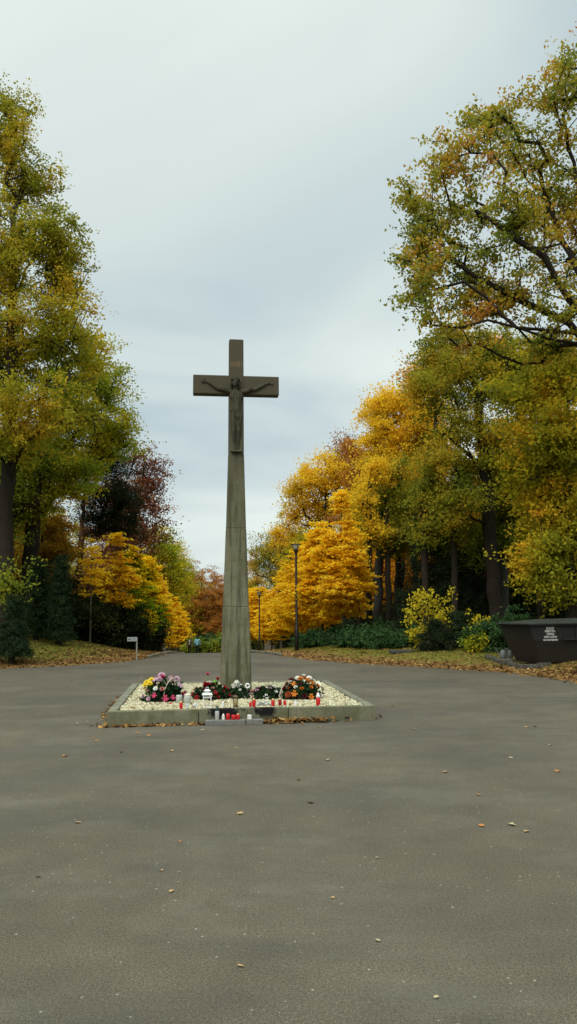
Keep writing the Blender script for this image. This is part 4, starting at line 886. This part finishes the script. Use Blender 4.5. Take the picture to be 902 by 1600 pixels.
# stone slabs with lights at the foot of the kerb
def slab(label, px0, px1, py):
    u0, v0 = uv_of(px0, py, 0); u1, v1 = uv_of(px1, py, 0); p = PL((u0 + u1) / 2, -.085)
    bm = bmesh.new(); bm_box(bm, (0, 0, .035), (u1 - u0, .15, .07), 0, .006)
    o = link('stone_slab', bm_mesh('stone_slab', bm), CEM, None, (p[0], p[1], 0), (0, 0, PA)); tag(o, label, 'slab'); return o
slab('long low grey slab holding candles against the sooty kerb', 321, 383.5, 1132); slab('short low grey slab holding the white cube candle', 384.5, 411, 1131)
def on_slab(label, px, wpx, hpx, **kw):
    u, _ = uv_of(px, 1128, .07); s = PL(u, -.085)[1] / FPX; return candle(label, u, -.085, wpx * s / 2, hpx * s, z=.07, **kw)
on_slab('tall clear candle with dark green cap on the long slab', 340, 6.5, 21, body=FROST, lid=DGRN, lidh=.34)
on_slab('small white bottle shaped candle on the long slab', 350, 5, 9, body=CERAM, lid=CERAM, lidh=.5)
on_slab('red candle beside the white bottle on the long slab', 357.5, 6, 9, lid=None, lidh=0)
on_slab('squat red candle in the middle of the long slab', 366.5, 7, 7, lid=None, lidh=0)
on_slab('red candle at the right end of the long slab', 373.5, 6, 9, lidh=.15)
u, _ = uv_of(392, 1128, .07); p = PL(u, -.085); bm = bmesh.new(); bm_box(bm, (0, 0, .032), (.062, .062, .062), 0, .006); bm_box(bm, (0, 0, .067), (.006, .006, .012))
tag(link('cube_candle', bm_mesh('cube_candle', bm), CERAM, None, (p[0], p[1], .07), (0, 0, PA)), 'white cube candle alone on the short slab', 'candle')

# ornaments
def at_plat(px, py, z=.192): u, v = uv_of(px, py, z); p = PL(u, v); return (p[0], p[1], z)
p = at_plat(370, 1090); t = empty('angel_statuette', p, 'pale stone angel head ornament on a stem in front of the shaft', 'ornament', rz=PA)
bm = bmesh.new(); ball(bm, (0, 0, .245), (.048, .044, .052)); ball(bm, (0, -.038, .192), (.026, .018, .018)); capsule(bm, (0, -.046, .25), (0, -.052, .238), .006, .009)
for s_ in (-1, 1): ball(bm, (s_ * .020, -.038, .255), (.008, .008, .006)); ball(bm, (s_ * .055, .01, .20), (.045, .015, .028), Matrix.Rotation(R(s_ * -25), 4, 'Y')); ball(bm, (s_ * .048, 0, .245), (.008, .012, .014))
capsule(bm, (0, 0, .02), (0, 0, .20), .030, .022); ball(bm, (0, 0, .012), (.05, .05, .018))
o = link('figure', bm_mesh('figure', bm), STAT, t); remesh(o, .005, 1)
p = at_plat(387, 1092); t = empty('ring_ornament', p, 'small white ring ornament standing on wire legs by the shaft', 'ornament', rz=PA)
bm = bmesh.new(); tube(bm, [(.033 * math.cos(a), 0, .215 + .033 * math.sin(a)) for a in [i * math.pi / 10 for i in range(21)]], .013, .013, 8); link('ring', bm_mesh('ring', bm, True), WHITE, t)
bm = bmesh.new(); [tube(bm, [(s_ * .02, 0, .185), (s_ * .035, .01, 0)], .004, .004) for s_ in (-1, 1)]; link('leg', bm_mesh('leg', bm), BLACK, t)
def figurine(px, py, label, h_, mat_, lean=0):
    p = at_plat(px, py); bm = bmesh.new(); ball(bm, (lean, 0, h_ * .82), (h_ * .15, h_ * .14, h_ * .17)); capsule(bm, (0, 0, h_ * .18), (lean * .6, 0, h_ * .55), h_ * .24, h_ * .15); capsule(bm, (-h_ * .1, -h_ * .1, h_ * .5), (h_ * .02, -h_ * .2, h_ * .45), h_ * .06, h_ * .05); capsule(bm, (h_ * .12, -h_ * .1, h_ * .5), (h_ * .02, -h_ * .2, h_ * .45), h_ * .06, h_ * .05)
    for s_ in (-1, 1): ball(bm, (s_ * h_ * .2, h_ * .08, h_ * .5), (h_ * .14, h_ * .05, h_ * .2)); capsule(bm, (s_ * h_ * .12, -h_ * .05, h_ * .06), (s_ * h_ * .16, -h_ * .2, h_ * .05), h_ * .07, h_ * .06)
    o = link('figurine', bm_mesh('figurine', bm), mat_, None, p, (0, 0, PA)); remesh(o, h_ * .035, 1); return tag(o, label, 'figurine', None)
figurine(462, 1103.5, 'small white angel figurine between the short red candle and the orange flowers', .10, CERAM); figurine(293, 1106, 'small white and blue kneeling figurine behind the lone red candle', .075, simple('blue white glaze', (.42, .52, .55), .4, .5, .5, 90)); figurine(385, 1107, 'tiny pale angel figurine left of the paired red candles', .06, STAT)
def crumple(px, py, sz, label, mat_, name, seed):
    p = at_plat(px, py); r_ = np.random.default_rng(seed); bm = bmesh.new(); bmesh.ops.create_icosphere(bm, subdivisions=4, radius=1)
    for v_ in bm.verts:
        c = v_.co; k_ = .8 + .22 * math.sin(c.x * 9 + seed) * math.sin(c.y * 8 + 1) + .16 * math.sin(c.z * 13 + c.x * 5) + r_.normal(0, .03); v_.co = Vector((c.x * sz[0] * k_, c.y * sz[1] * k_, max(c.z, -.5) * sz[2] * k_ + sz[2] * .5))
    return tag(link(name, bm_mesh(name, bm), mat_, None, p, (0, 0, PA)), label, name.replace('_', ' '))
crumple(412, 1103, (.12, .07, .05), 'crumpled pale foil wrapping between the red candles', simple('crumpled foil', (.45, .46, .42), .3, .6, .3, 20, metal=.3), 'foil_wrapper', 3)
crumple(305, 1106.5, (.045, .04, .05), 'small crumpled white plastic left of the white lantern', simple('thin white film', (.6, .62, .62), .4, .5), 'plastic_wrapper', 7)

# flowers
def flower_mesh(name, rings, seed, cup=.5):
    r_ = np.random.default_rng(seed); bm = bmesh.new()
    for (n_, ln, wd, tilt, h0) in rings:
        for i in range(n_):
            a = 2 * math.pi * (i + r_.uniform(-.2, .2)) / n_; t_ = R(tilt + r_.uniform(-8, 8)); rows = []
            for q, (d, wq) in enumerate(((0, .25), (.4, .85), (.75, 1), (1, .45))):
                tt = t_ - R(cup * 40 * d); rad = ln * d * math.cos(tt); z = h0 + ln * d * math.sin(tt)
                ww = wd * wq / 2; cx, cyy = math.cos(a), math.sin(a)
                rows.append((bm.verts.new((cx * rad - cyy * ww, cyy * rad + cx * ww, z)), bm.verts.new((cx * rad + cyy * ww, cyy * rad - cx * ww, z))))
            for (a1, b1), (a2, b2) in zip(rows[:-1], rows[1:]): bm.faces.new((a1, b1, b2, a2))
    bmesh.ops.create_icosphere(bm, subdivisions=1, radius=.12, matrix=Matrix.Translation((0, 0, .12)))
    return bm_mesh(name, bm)
ROSE = flower_mesh('flower', [(5, .42, .42, 88, 0), (6, .62, .5, 78, 0), (7, .85, .6, 62, -.02), (8, 1.0, .62, 40, -.05)], 1, -.2)
MUM = flower_mesh('flower', [(8, .35, .14, 80, .05), (14, .6, .16, 62, .03), (18, .85, .18, 42, 0), (22, 1.0, .18, 18, -.02)], 2, .3)
LILY = flower_mesh('flower', [(6, 1.0, .42, 48, 0), (6, .9, .36, 28, -.05)], 3, .9)
FC = {k_: simple(k_ + ' petals', c, .7, .2, .22, 14) for k_, c in dict(yellow=(.72, .52, .02), pink=(.50, .30, .38), lilac=(.36, .24, .32), rose=(.50, .05, .12), red=(.34, .012, .018), dark=(.12, .012, .018), white=(.72, .71, .62), cream=(.60, .50, .38), orange=(.55, .16, .015), salmon=(.55, .26, .22), rust=(.28, .05, .015), green=(.12, .30, .03)).items()}
DL = leafmat('bouquet greenery', [(0.1, (.008, .02, .008)), (0.5, (.02, .045, .018)), (1, (.06, .10, .04))], .15)
def arrangement(label, px0, px1, pyb, pyt, cols, nfl, seed, fr=.042, dep=.7, extra=(), handle=None, cat='flower arrangement'):
    r_ = random.Random(seed); rng_ = np.random.default_rng(seed); z = .192
    u0, v0 = uv_of(px0, pyb, z); u1, v1 = uv_of(px1, pyb, z); s = PL(u0, v0)[1] / FPX; W_ = (px1 - px0) * s; Hh = (pyb - pyt) * s - W_ * dep * .12; Hh = max(Hh, .12)
    vb = (v0 + v1) / 2 + W_ * dep / 2 * .8; p = PL((u0 + u1) / 2, vb)
    t = empty('flower_arrangement', (p[0], p[1], z), label, cat, rz=PA)
    link('basket', lathe('basket', [(0, 0), (W_ * .22, 0), (W_ * .30, .05), (W_ * .28, .07), (0, .07)]), simple('dark moss base', (.03, .025, .015), .9, .1), t)
    n_ = 150; d = rng_.normal(0, 1, (n_, 3)); d[:, 2] = np.abs(d[:, 2]) * .9; d /= np.linalg.norm(d, axis=1, keepdims=True); rr_ = rng_.uniform(.45, 1.0, (n_, 1)); cen = d * rr_ * np.array([W_ / 2 * .92, W_ * dep / 2, Hh * .9]) + np.array([0, 0, .02])
    link('greenery', leaves_mesh('greenery', rng_, cen, np.full(n_, .05), 26, .055, .2, .42, .8), DL, t)
    placed = []
    for i in range(nfl):
        best = None
        for _ in range(14):
            a = r_.uniform(math.pi * .92, math.pi * 2.08) if r_.random() < .8 else r_.uniform(0, 6.28); el = r_.uniform(.12, 1.45)
            dv = Vector((math.cos(a) * math.cos(el), math.sin(a) * math.cos(el), math.sin(el))); md = min([(dv - q).length for q in placed], default=9)
            if best is None or md > best[0]: best = (md, dv)
        dv = best[1]; placed.append(dv)
        pos = Vector((dv.x * W_ / 2 * .93, dv.y * W_ * dep / 2, dv.z * Hh * .93 + .015)); cname, kind = cols[i % len(cols)]
        me = {'r': ROSE, 'm': MUM, 'l': LILY}[kind]; o = link('flower', me, FC[cname], t); o.location = pos; sc = fr * r_.uniform(.8, 1.4); o.scale = (sc, sc, sc)
        o.rotation_euler = (dv + Vector((0, -.25, .25))).to_track_quat('Z', 'Y').to_euler(); o['label'] = cname + ' flower'
    for (dx_, dy_, dz_, cname, kind, k_) in extra:
        me = {'r': ROSE, 'm': MUM, 'l': LILY}[kind]; o = link('flower', me, FC[cname], t); o.location = (dx_, dy_, dz_); o.scale = (fr * k_,) * 3; o.rotation_euler = (R(30), 0, 0); o['label'] = cname + ' flower'
        bm = bmesh.new(); tube(bm, [(dx_ * .8 + .01, dy_ + .03, .03), (dx_ * .95, dy_ + .01, dz_ * .6), (dx_, dy_, dz_)], .006, .005); link('stem', bm_mesh('stem', bm), FC['green'], t)
    if handle:
        bm = bmesh.new(); tube(bm, handle, .008, .008, 6); link('handle', bm_mesh('handle', bm), FC['cream'], t)
    return t
arrangement('big mixed basket of pink, lilac and yellow flowers at the left of the bed', 220, 292, 1098, 1052,
   [('pink', 'm'), ('lilac', 'm'), ('rose', 'r'), ('salmon', 'r'), ('pink', 'l'), ('dark', 'r'), ('lilac', 'l'), ('white', 'm'), ('rose', 'l'), ('cream', 'r')], 34, 5, .046, .75,
   extra=[(-.28, -.05, .31, 'yellow', 'm', 1.35), (-.21, -.04, .35, 'yellow', 'm', 1.3), (-.31, -.12, .27, 'yellow', 'm', 1.1), (-.235, -.12, .30, 'yellow', 'm', 1.2), (-.05, 0, .42, 'pink', 'm', 1.5), (.20, -.02, .36, 'pink', 'm', 1.3), (-.08, -.08, .36, 'pink', 'm', 1.4)],
   handle=[(.0, -.20, .12), (.02, -.22, .22), (.06, -.2, .31), (.12, -.12, .38), (.2, .0, .38), (.27, .1, .28)])
arrangement('red and white rose arrangement with one tall pink rose left of the shaft', 299, 362, 1094, 1066, [('red', 'r'), ('dark', 'r'), ('white', 'l'), ('red', 'm'), ('white', 'r'), ('dark', 'r'), ('red', 'r'), ('salmon', 'r')], 24, 6, .044, .6,
   extra=[(-.06, -.05, .40, 'rose', 'r', 1.1), (.11, -.05, .32, 'red', 'r', 1.15), (-.10, -.08, .25, 'red', 'r', 1.2), (-.05, -.10, .24, 'red', 'r', 1.2), (.05, -.05, .29, 'green', 'l', 1.0)])
arrangement('small white rose cluster at the foot of the shaft', 358, 392, 1092, 1072, [('white', 'r'), ('cream', 'r'), ('white', 'm'), ('salmon', 'r')], 11, 7, .034, .6)
arrangement('low wreath of faded white and pink flowers right of the shaft', 390, 446, 1093, 1072, [('white', 'l'), ('pink', 'r'), ('dark', 'r'), ('cream', 'l'), ('white', 'r'), ('lilac', 'r')], 20, 8, .038, .55, extra=[(-.25, -.05, .12, 'salmon', 'r', 1.1)])
arrangement('domed orange, rust and cream arrangement right of the cross', 440, 508, 1094, 1056, [('orange', 'l'), ('rust', 'm'), ('white', 'r'), ('orange', 'm'), ('dark', 'r'), ('cream', 'r'), ('orange', 'r'), ('rust', 'r')], 40, 9, .046, .7,
   extra=[(-.06, -.02, .34, 'white', 'm', 1.2), (.13, -.02, .34, 'white', 'm', 1.2), (.28, -.04, .24, 'white', 'l', 1.2), (.04, 0, .37, 'white', 'r', .9)])

# ------------------------------------------------------------------ street lamps
LAMPM = simple('black painted steel', (.014, .015, .014), .5, .4, .3); GLS = simple('milky lamp glass', (.52, .54, .46), .25, .5, .1)
def lamp(label, px, Y, H):
    x = at(px, 950, Y)[0]; t = empty('street_lamp', (x, Y, gz(x, Y) - .02), label, 'street lamp', 'black lamps along the right side of the avenue')
    link('post', lathe('post', [(0, 0), (.085, 0), (.085, .9), (.07, .96), (.055, 1.0), (.045, H - .45), (.04, H - .42)], 12), LAMPM, t)
    link('funnel', lathe('funnel', [(.04, H - .42), (.055, H - .40), (.10, H - .27), (.105, H - .24), (0, H - .24)], 16), LAMPM, t)
    link('lamp_shade', lathe('lamp_shade', [(0, H - .238), (.10, H - .238), (.175, H - .05), (.175, H - .045), (0, H - .045)], 16), GLS, t)
    link('cap', lathe('cap', [(0, H - .043), (.23, H - .043), (.235, H - .03), (.16, H - .01), (.06, H), (0, H)], 20), LAMPM, t)
    bm = bmesh.new()
    for k_ in range(4):
        a = k_ * math.pi / 2 + .4; tube(bm, [(.105 * math.cos(a), .105 * math.sin(a), H - .24), (.18 * math.cos(a), .18 * math.sin(a), H - .045)], .008, .008)
    link('frame', bm_mesh('frame', bm), LAMPM, t)
lamp('nearest tall black lamp with glass head left of the biggest yellow maple', 463.5, 32, 4.42)
lamp('farther black lamp just right of the stone shaft', 405.5, 57, 4.35)

# ------------------------------------------------------------------ sign on the left lawn
Y = 26.8; x = at(214, 1010, Y)[0]; z = gz(x, Y); t = empty('sign', (x, Y, z - .05), 'small white direction sign on a post at the tip of the left lawn', 'sign')
SG = simple('white enamel', (.27, .29, .28), .5, .4, .08); zt = float(at(208, 995.5, Y)[2] - z + .05); zb_ = float(at(208, 1002, Y)[2] - z + .05)
bm = bmesh.new(); bm_box(bm, (0, 0, zb_ / 2 + .06), (.045, .045, zb_ + .12)); link('post', bm_mesh('post', bm), simple('weathered grey post', (.24, .22, .18), .8, .2), t)
wS = (215.5 - 200) * Y / FPX; bm = bmesh.new(); bm_box(bm, (-wS / 2 + .02, -.035, (zt + zb_) / 2), (wS, .02, zt - zb_), 0, .004); brd = link('board', bm_mesh('board', bm), SG, t)
bm = bmesh.new(); capsule(bm, (-wS * .72, -.047, (zt + zb_) / 2), (-wS * .72, -.049, (zt + zb_) / 2), .022, .022); bm_box(bm, (-wS * .72, -.048, (zt + zb_) / 2), (.075, .004, .016)); link('arrow_mark', bm_mesh('arrow_mark', bm), BLACK, brd)
bm = bmesh.new(); bm_box(bm, (-wS * .29, -.047, zt - .052), (wS * .48, .004, .010)); bm_box(bm, (-wS * .30, -.047, zt - .095), (wS * .40, .004, .018)); link('lettering', bm_mesh('lettering', bm), simple('grey lettering', (.16, .17, .16), .6), brd)

# ------------------------------------------------------------------ steel skip
m = Mat('rust stained black steel', .6, .35)
n1 = m.noise(1.6, 6, .65); n2 = m.noise(3, 4, .6, sc=(6, 6, .6)); sp = m.n('ShaderNodeSeparateXYZ'); m.l(m.coord(), sp.inputs[0])
c = m.ramp(n1, [(0.3, (.008, .008, .008)), (0.7, (.020, .018, .016))]); lowm = m.maprange(m.math('ADD', sp.outputs[2], m.maprange(n2, .3, .7, -.3, .3)), .75, .25)
c = m.mix(m.math('MULTIPLY', lowm, .6), c, (.030, .019, .014)); m.col(c); m.bump(n1, .3, .01); STEEL = m.m
SY = 20.9; sb = at(846, 1036, SY); SB = R(20); sz0 = max(gz(sb[0] + 1, SY + .6), .1)
skip = empty('rubbish_skip', (sb[0], SY, sz0 - .01), 'black steel rubbish skip with sloping ends and white lettering at the right edge', 'skip', rz=SB)
def prism(name, sec, mat_, par, bev=.01):
    """sec: list of (x0,x1,y0,y1,z) levels"""
    bm = bmesh.new(); rings = []
    for x0, x1, y0, y1, z in sec: rings.append([bm.verts.new(v_) for v_ in ((x0, y0, z), (x1, y0, z), (x1, y1, z), (x0, y1, z))])
    for a, b in zip(rings[:-1], rings[1:]):
        for k_ in range(4): bm.faces.new((a[k_], a[(k_ + 1) % 4], b[(k_ + 1) % 4], b[k_]))
    bm.faces.new(rings[0][::-1]); bm.faces.new(rings[-1])
    bmesh.ops.bevel(bm, geom=bm.edges[:], offset=bev, segments=2, affect='EDGES')
    return link(name, bm_mesh(name, bm), mat_, par)
prism('body', [(.05, 2.2, .16, 1.16, 0), (-.20, 2.6, .0, 1.30, .62), (-.31, 2.75, .0, 1.30, .98)], STEEL, skip, .012)
prism('rim', [(-.36, 2.80, -.05, 1.35, .985), (-.36, 2.80, -.05, 1.35, 1.03)], STEEL, skip, .008)
bm = bmesh.new()
Pz = [(-.44, -.08, 1.034), (2.9, -.08, 1.034), (2.9, 1.38, 1.034), (-.44, 1.38, 1.034)]; Pt = [(-.42, -.06, 1.06), (.9, -.06, 1.06), (2.88, -.06, 1.06)]
lo = [bm.verts.new(v_) for v_ in Pz]; hi = [bm.verts.new(v_) for v_ in ((-.44, -.08, 1.06), (2.9, -.08, 1.06), (2.9, 1.38, 1.06), (-.44, 1.38, 1.06))]; rg_ = [bm.verts.new((.5, .65, 1.17)), bm.verts.new((2.9, .65, 1.19))]
for k_ in range(4): bm.faces.new((lo[k_], lo[(k_ + 1) % 4], hi[(k_ + 1) % 4], hi[k_]))
bm.faces.new(lo[::-1]); bm.faces.new((hi[0], hi[1], rg_[1], rg_[0])); bm.faces.new((hi[2], hi[3], rg_[0], rg_[1])); bm.faces.new((hi[3], hi[0], rg_[0])); bm.faces.new((hi[1], hi[2], rg_[1]))
link('lid', bm_mesh('lid', bm), simple('grey green lid sheet', (.032, .038, .034), .45, .4, .3, 6), skip)
bm = bmesh.new()
bm_box(bm, (1.7, -.025, .62), (1.9, .05, .05), 0, .008); bm_box(bm, (1.2, .0, .80), (.06, .05, .33), 0, .006); bm_box(bm, (2.1, .0, .80), (.06, .05, .33), 0, .006)
link('rib', bm_mesh('rib', bm), STEEL, skip)
for xk in (.5, 1.9): bm = bmesh.new(); tube(bm, [(xk, -.02, .9), (xk, -.12, .9)], .035, .035, 10); link('lifting_lug', bm_mesh('lifting_lug', bm), STEEL, skip)
LW = simple('white stencil paint', (.52, .52, .49), .7, .2, .1)
for k_, (tx, szz, sxx) in enumerate((('POUZE', .085, .95), ('HŘBITOVNÍ', .085, .78), ('ODPAD', .085, .82), ('SVÍČKY A KVĚTINY', .062, .80), ('DO KONTEJNERU', .062, .95))):
    text(tx, 'lettering', szz, (.34, -.004, .925 - k_ * .078), (R(90), 0, 0), LW, skip, .002, sxx, offset=.002)
# stone edging in front of the skip
P_ = [onz(px, py, .02)[:2] for px, py in ((762, 1037), (790, 1043), (822, 1048), (860, 1047))]
bm = bmesh.new(); r_ = random.Random(4)
for a, b in zip(P_[:-1], P_[1:]):
    ln = np.linalg.norm(b - a); n_ = max(2, round(ln / .3)); ang = math.atan2(*(b - a)[::-1])
    for i in range(n_): c_ = a + (b - a) * (i + .5) / n_; bm_box(bm, (c_[0], c_[1], gz(*c_) + .03), (ln / n_ - .02, .2, .16 + r_.uniform(-.02, .02)), ang + r_.uniform(-.08, .08), .02)
tag(link('stone_edging', bm_mesh('stone_edging', bm), stone_mat('rough edging stone', (.07, .065, .05), (.15, .14, .11))), 'low rough stone edging in front of the skip', 'edging')
# slab with watering cans
def cans():
    Y = 22.6; p0 = at(790, 1017, Y); z = gz(p0[0], Y); bm = bmesh.new(); bm_box(bm, (0, 0, .05), (.52, .34, .07), 0, .012); bm_box(bm, (-.17, -.02, 0), (.12, .26, .1)); bm_box(bm, (.17, 0, 0), (.12, .26, .1))
    tag(link('stone_slab', bm_mesh('stone_slab', bm), KERB, None, (p0[0], Y, z + .02)), 'low stone shelf under the two watering cans left of the skip', 'slab')
    ZN = simple('grey zinc', (.15, .165, .165), .5, .5, .2)
    for k_, (dx_, lab, sgn, r0) in enumerate(((-.07, 'grey watering can with its spout pointing left', -1, 1.0), (.13, 'grey watering can standing upright beside the skip', 1, .85))):
        t = empty('watering_can', (p0[0] + dx_, Y, z + .105), lab, 'watering can')
        link('body', lathe('body', [(0, 0), (.085 * r0, 0), (.085 * r0, .16), (.06 * r0, .24), (.055 * r0, .25)]), ZN, t)
        bm = bmesh.new(); tube(bm, [(sgn * .07, 0, .05), (sgn * .14, 0, .15), (sgn * .19, 0, .27)], .018, .010, 8); bmesh.ops.create_cone(bm, cap_ends=True, segments=10, radius1=.012, radius2=.03, depth=.03, matrix=Matrix.Translation((sgn * .195, 0, .285)) @ Matrix.Rotation(R(35 * sgn), 4, 'Y')); link('spout', bm_mesh('spout', bm), ZN, t)
        bm = bmesh.new(); tube(bm, [(-sgn * (.05 + .07 * math.sin(a)), 0, .17 + .13 * math.cos(a)) for a in [i * math.pi / 8 for i in range(9)]], .009, .009); link('handle', bm_mesh('handle', bm), ZN, t)
cans()
x = at(626, 1012, 26.2)[0]; bm = bmesh.new(); bm_box(bm, (0, 0, .03), (.75, .4, .1), .1, .02); tag(link('stone_slab', bm_mesh('stone_slab', bm), simple('dark granite', (.05, .05, .05), .5, .4), None, (x, 26.2, gz(x, 26.2) + .02)), 'dark flat grave slab lying before the low green shrubs', 'slab')

# ------------------------------------------------------------------ people on the avenue
SKIN = simple('skin', (.45, .26, .18), .6, .3, .1)
def walker(label, px, Y, H, jacket, trousers, hair, seed, rz=0, scarf=None, longhair=False):
    x = at(px, 1000, Y)[0]; t = empty('person', (x, Y, float(hgt(x, Y))), label, 'person', rz=rz); k_ = H / 1.72
    t.scale = (k_,) * 3
    bm = bmesh.new()
    ball(bm, (0, 0, 1.60), (.075, .095, .115)); ball(bm, (0, .03, 1.545), (.055, .06, .05)); capsule(bm, (0, .10, 1.60), (0, .108, 1.575), .01, .015)
    for s_ in (-1, 1): ball(bm, (s_ * .078, 0, 1.59), (.012, .02, .03)); ball(bm, (s_ * .03, .088, 1.61), (.012, .008, .008))
    capsule(bm, (-.022, .088, 1.535), (.022, .088, 1.535), .008, .008)
    capsule(bm, (0, -.01, 1.40), (0, 0, 1.52), .06, .052); ball(bm, (0, 0, 1.28), (.17, .10, .17)); capsule(bm, (0, 0, 1.25), (0, 0, 1.0), .13, .14)
    st = (.16, -.16)
    for i, s_ in enumerate((-1, 1)):
        sh = (s_ * .19, 0, 1.38); el = (s_ * .25, st[i] * -.4, 1.10); wr = (s_ * .26, st[i] * -.2 + .10, .87); capsule(bm, sh, el, .052, .040); capsule(bm, el, wr, .040, .028)
        hd = (s_ * .26, wr[1] + .015, .80); ball(bm, hd, (.016, .035, .045))
        for f_ in range(4): capsule(bm, (s_ * .26, wr[1] - .012 + f_ * .018, .775), (s_ * .25, wr[1] + .0 + f_ * .018, .715 + abs(f_ - 1.5) * .008), .009, .007)
        capsule(bm, (s_ * .255, wr[1] + .035, .82), (s_ * .245, wr[1] + .068, .775), .011, .009)
        hip = (s_ * .09, 0, .95); kn = (s_ * .095, st[i] * .45 + .03, .50); an = (s_ * .095, st[i] * 1.1 - .02, .09 + (.04 if i else 0)); capsule(bm, hip, kn, .085, .058); capsule(bm, kn, an, .056, .038); capsule(bm, (an[0], an[1] - .03, .045 + (.03 if i else 0)), (an[0], an[1] + .15, .035), .042, .034)
    body = link('body', bm_mesh('body', bm), SKIN, t); remesh(body, .009, 2)
    bm = bmesh.new(); ball(bm, (0, 0, 1.29), (.20, .135, .17)); capsule(bm, (0, 0, 1.24), (0, 0, .93), .155, .175)
    for i, s_ in enumerate((-1, 1)): capsule(bm, (s_ * .19, 0, 1.37), (s_ * .255, st[i] * -.4, 1.10), .075, .060); capsule(bm, (s_ * .255, st[i] * -.4, 1.10), (s_ * .262, st[i] * -.2 + .09, .89), .058, .046)
    capsule(bm, (0, 0, 1.40), (0, 0, 1.45), .085, .075); o = link('jacket', bm_mesh('jacket', bm), jacket, t); remesh(o, .014, 3)
    bm = bmesh.new(); ball(bm, (0, 0, .93), (.165, .12, .11))
    for i, s_ in enumerate((-1, 1)): kn = (s_ * .095, st[i] * .45 + .03, .50); an = (s_ * .095, st[i] * 1.1 - .02, .11 + (.04 if i else 0)); capsule(bm, (s_ * .09, 0, .92), kn, .105, .075); capsule(bm, kn, an, .073, .060)
    o = link('trousers', bm_mesh('trousers', bm), trousers, t); remesh(o, .014, 2)
    bm = bmesh.new()
    for i, s_ in enumerate((-1, 1)): an = (s_ * .095, st[i] * 1.1 - .02); capsule(bm, (an[0], an[1] - .03, .05 + (.03 if i else 0)), (an[0], an[1] + .16, .042), .050, .042)
    o = link('shoes', bm_mesh('shoes', bm), BLACK, t)
    bm = bmesh.new(); ball(bm, (0, -.02, 1.625), (.092, .108, .112)); 
    if longhair: ball(bm, (0, -.06, 1.50), (.10, .07, .16)); capsule(bm, (-.08, 0, 1.58), (-.09, 0, 1.40), .035, .02); capsule(bm, (.08, 0, 1.58), (.09, 0, 1.40), .035, .02)
    else: ball(bm, (0, -.055, 1.53), (.07, .05, .10))
    o = link('hair', bm_mesh('hair', bm), hair, t); remesh(o, .01, 2)
    if scarf:
        bm = bmesh.new(); capsule(bm, (0, .06, 1.44), (0, .16, 1.36), .06, .05); capsule(bm, (0, .15, 1.38), (.01, .17, 1.05), .045, .05); o = link('scarf', bm_mesh('scarf', bm), scarf, t); remesh(o, .012, 2)
HAIR = simple('dark hair', (.012, .009, .007), .6, .3)
walker('person in a light blue jacket and black trousers walking away down the avenue', 308.5, 76, 1.70, simple('light blue jacket cloth', (.22, .48, .55), .8, .2, .1), simple('black trousers cloth', (.012, .012, .014), .8, .2), HAIR, 1, rz=0, longhair=False)
walker('person with long dark hair, brown jacket and white scarf beside the left hedge', 296.5, 77, 1.60, simple('brown jacket cloth', (.12, .075, .05), .8, .2, .2), simple('dark trousers cloth', (.014, .013, .013), .8, .2), HAIR, 2, rz=math.pi, scarf=simple('white knitted scarf', (.6, .58, .55), .9, .2, .1), longhair=True)

# ------------------------------------------------------------------ single leaves on the asphalt
def leaf_mesh(seed):
    r_ = random.Random(seed); bm = bmesh.new(); n_ = 9; L2 = []
    for i in range(n_ + 1):
        t_ = i / n_; w_ = (.30 * math.sin(math.pi * min(1, t_ * 1.05)) ** .8) * (1 + .35 * math.sin(t_ * 19 + seed)); z = .18 * (t_ - .5) ** 2 + r_.uniform(-.01, .01)
        L2.append((bm.verts.new((t_ - .5, -w_, z + w_ * .45)), bm.verts.new((t_ - .5, 0, z)), bm.verts.new((t_ - .5, w_, z + w_ * (.3 + .3 * math.sin(seed + t_ * 5))))))
    for a, b in zip(L2[:-1], L2[1:]):
        bm.faces.new((a[0], a[1], b[1], b[0])); bm.faces.new((a[1], a[2], b[2], b[1]))
    tube(bm, [(-.78, .02, .03), (-.6, 0, .02), (-.48, 0, .03)], .008, .008, 4)
    return bm_mesh('fallen_leaf', bm, True)
LMs = [leaf_mesh(i) for i in range(4)]
LC = [simple('dry tan leaf', (.40, .26, .12), .8, .2, .3, 30), simple('dry orange leaf', (.42, .17, .05), .8, .2, .3, 30), simple('pale dry leaf', (.40, .34, .19), .8, .2, .2, 30), simple('dark brown leaf', (.10, .05, .025), .8, .2, .3, 30)]
LN = ['tan', 'orange brown', 'pale dry', 'dark brown']
spots = [(102, 1182, 1), (146, 1154, 1), (151, 1158, 1), (122, 1286, 0), (282, 1316, 1), (253, 1361, 0), (375, 1272, 0), (520, 1404, 0), (871, 1206, 1), (801, 1290, 2), (748, 1243, 1), (752, 1291, 1), (823, 1300, 0), (512, 1188, 2), (467, 1219, 3), (696, 1207, 0), (268, 1394, 0), (682, 1560, 2), (376, 1511, 0), (591, 1471, 2), (860, 1165, 2), (190, 1176, 3), (60, 1371, 3), (486, 1255, 3)]
rl = random.Random(8)
for i in range(34): spots.append((rl.uniform(20, 880), rl.uniform(1058, 1150) if i < 30 else rl.uniform(1150, 1400), rl.choice((0, 1, 2, 2))))
for i, (px, py, c_) in enumerate(spots):
    p = onz(px, py, 0); u, v = (p[:2] - O) @ ux, (p[:2] - O) @ uy
    if -.2 < u < Wd + .2 and -.25 < v < Dp + .2: continue
    if float(sdf(np.array([p[0]]), np.array([p[1]]))[0]) > -.2: continue
    o = link('fallen_leaf', LMs[i % 4], LC[c_], None, (p[0], p[1], .006), (0, 0, rl.uniform(0, 6.28))); sc = rl.uniform(.05, .085) * (.55 if py > 1300 else 1); o.scale = (sc, sc, sc)
    tag(o, LN[c_] + ' leaf lying alone on the asphalt', 'leaf', LN[c_] + ' leaves scattered on the asphalt')
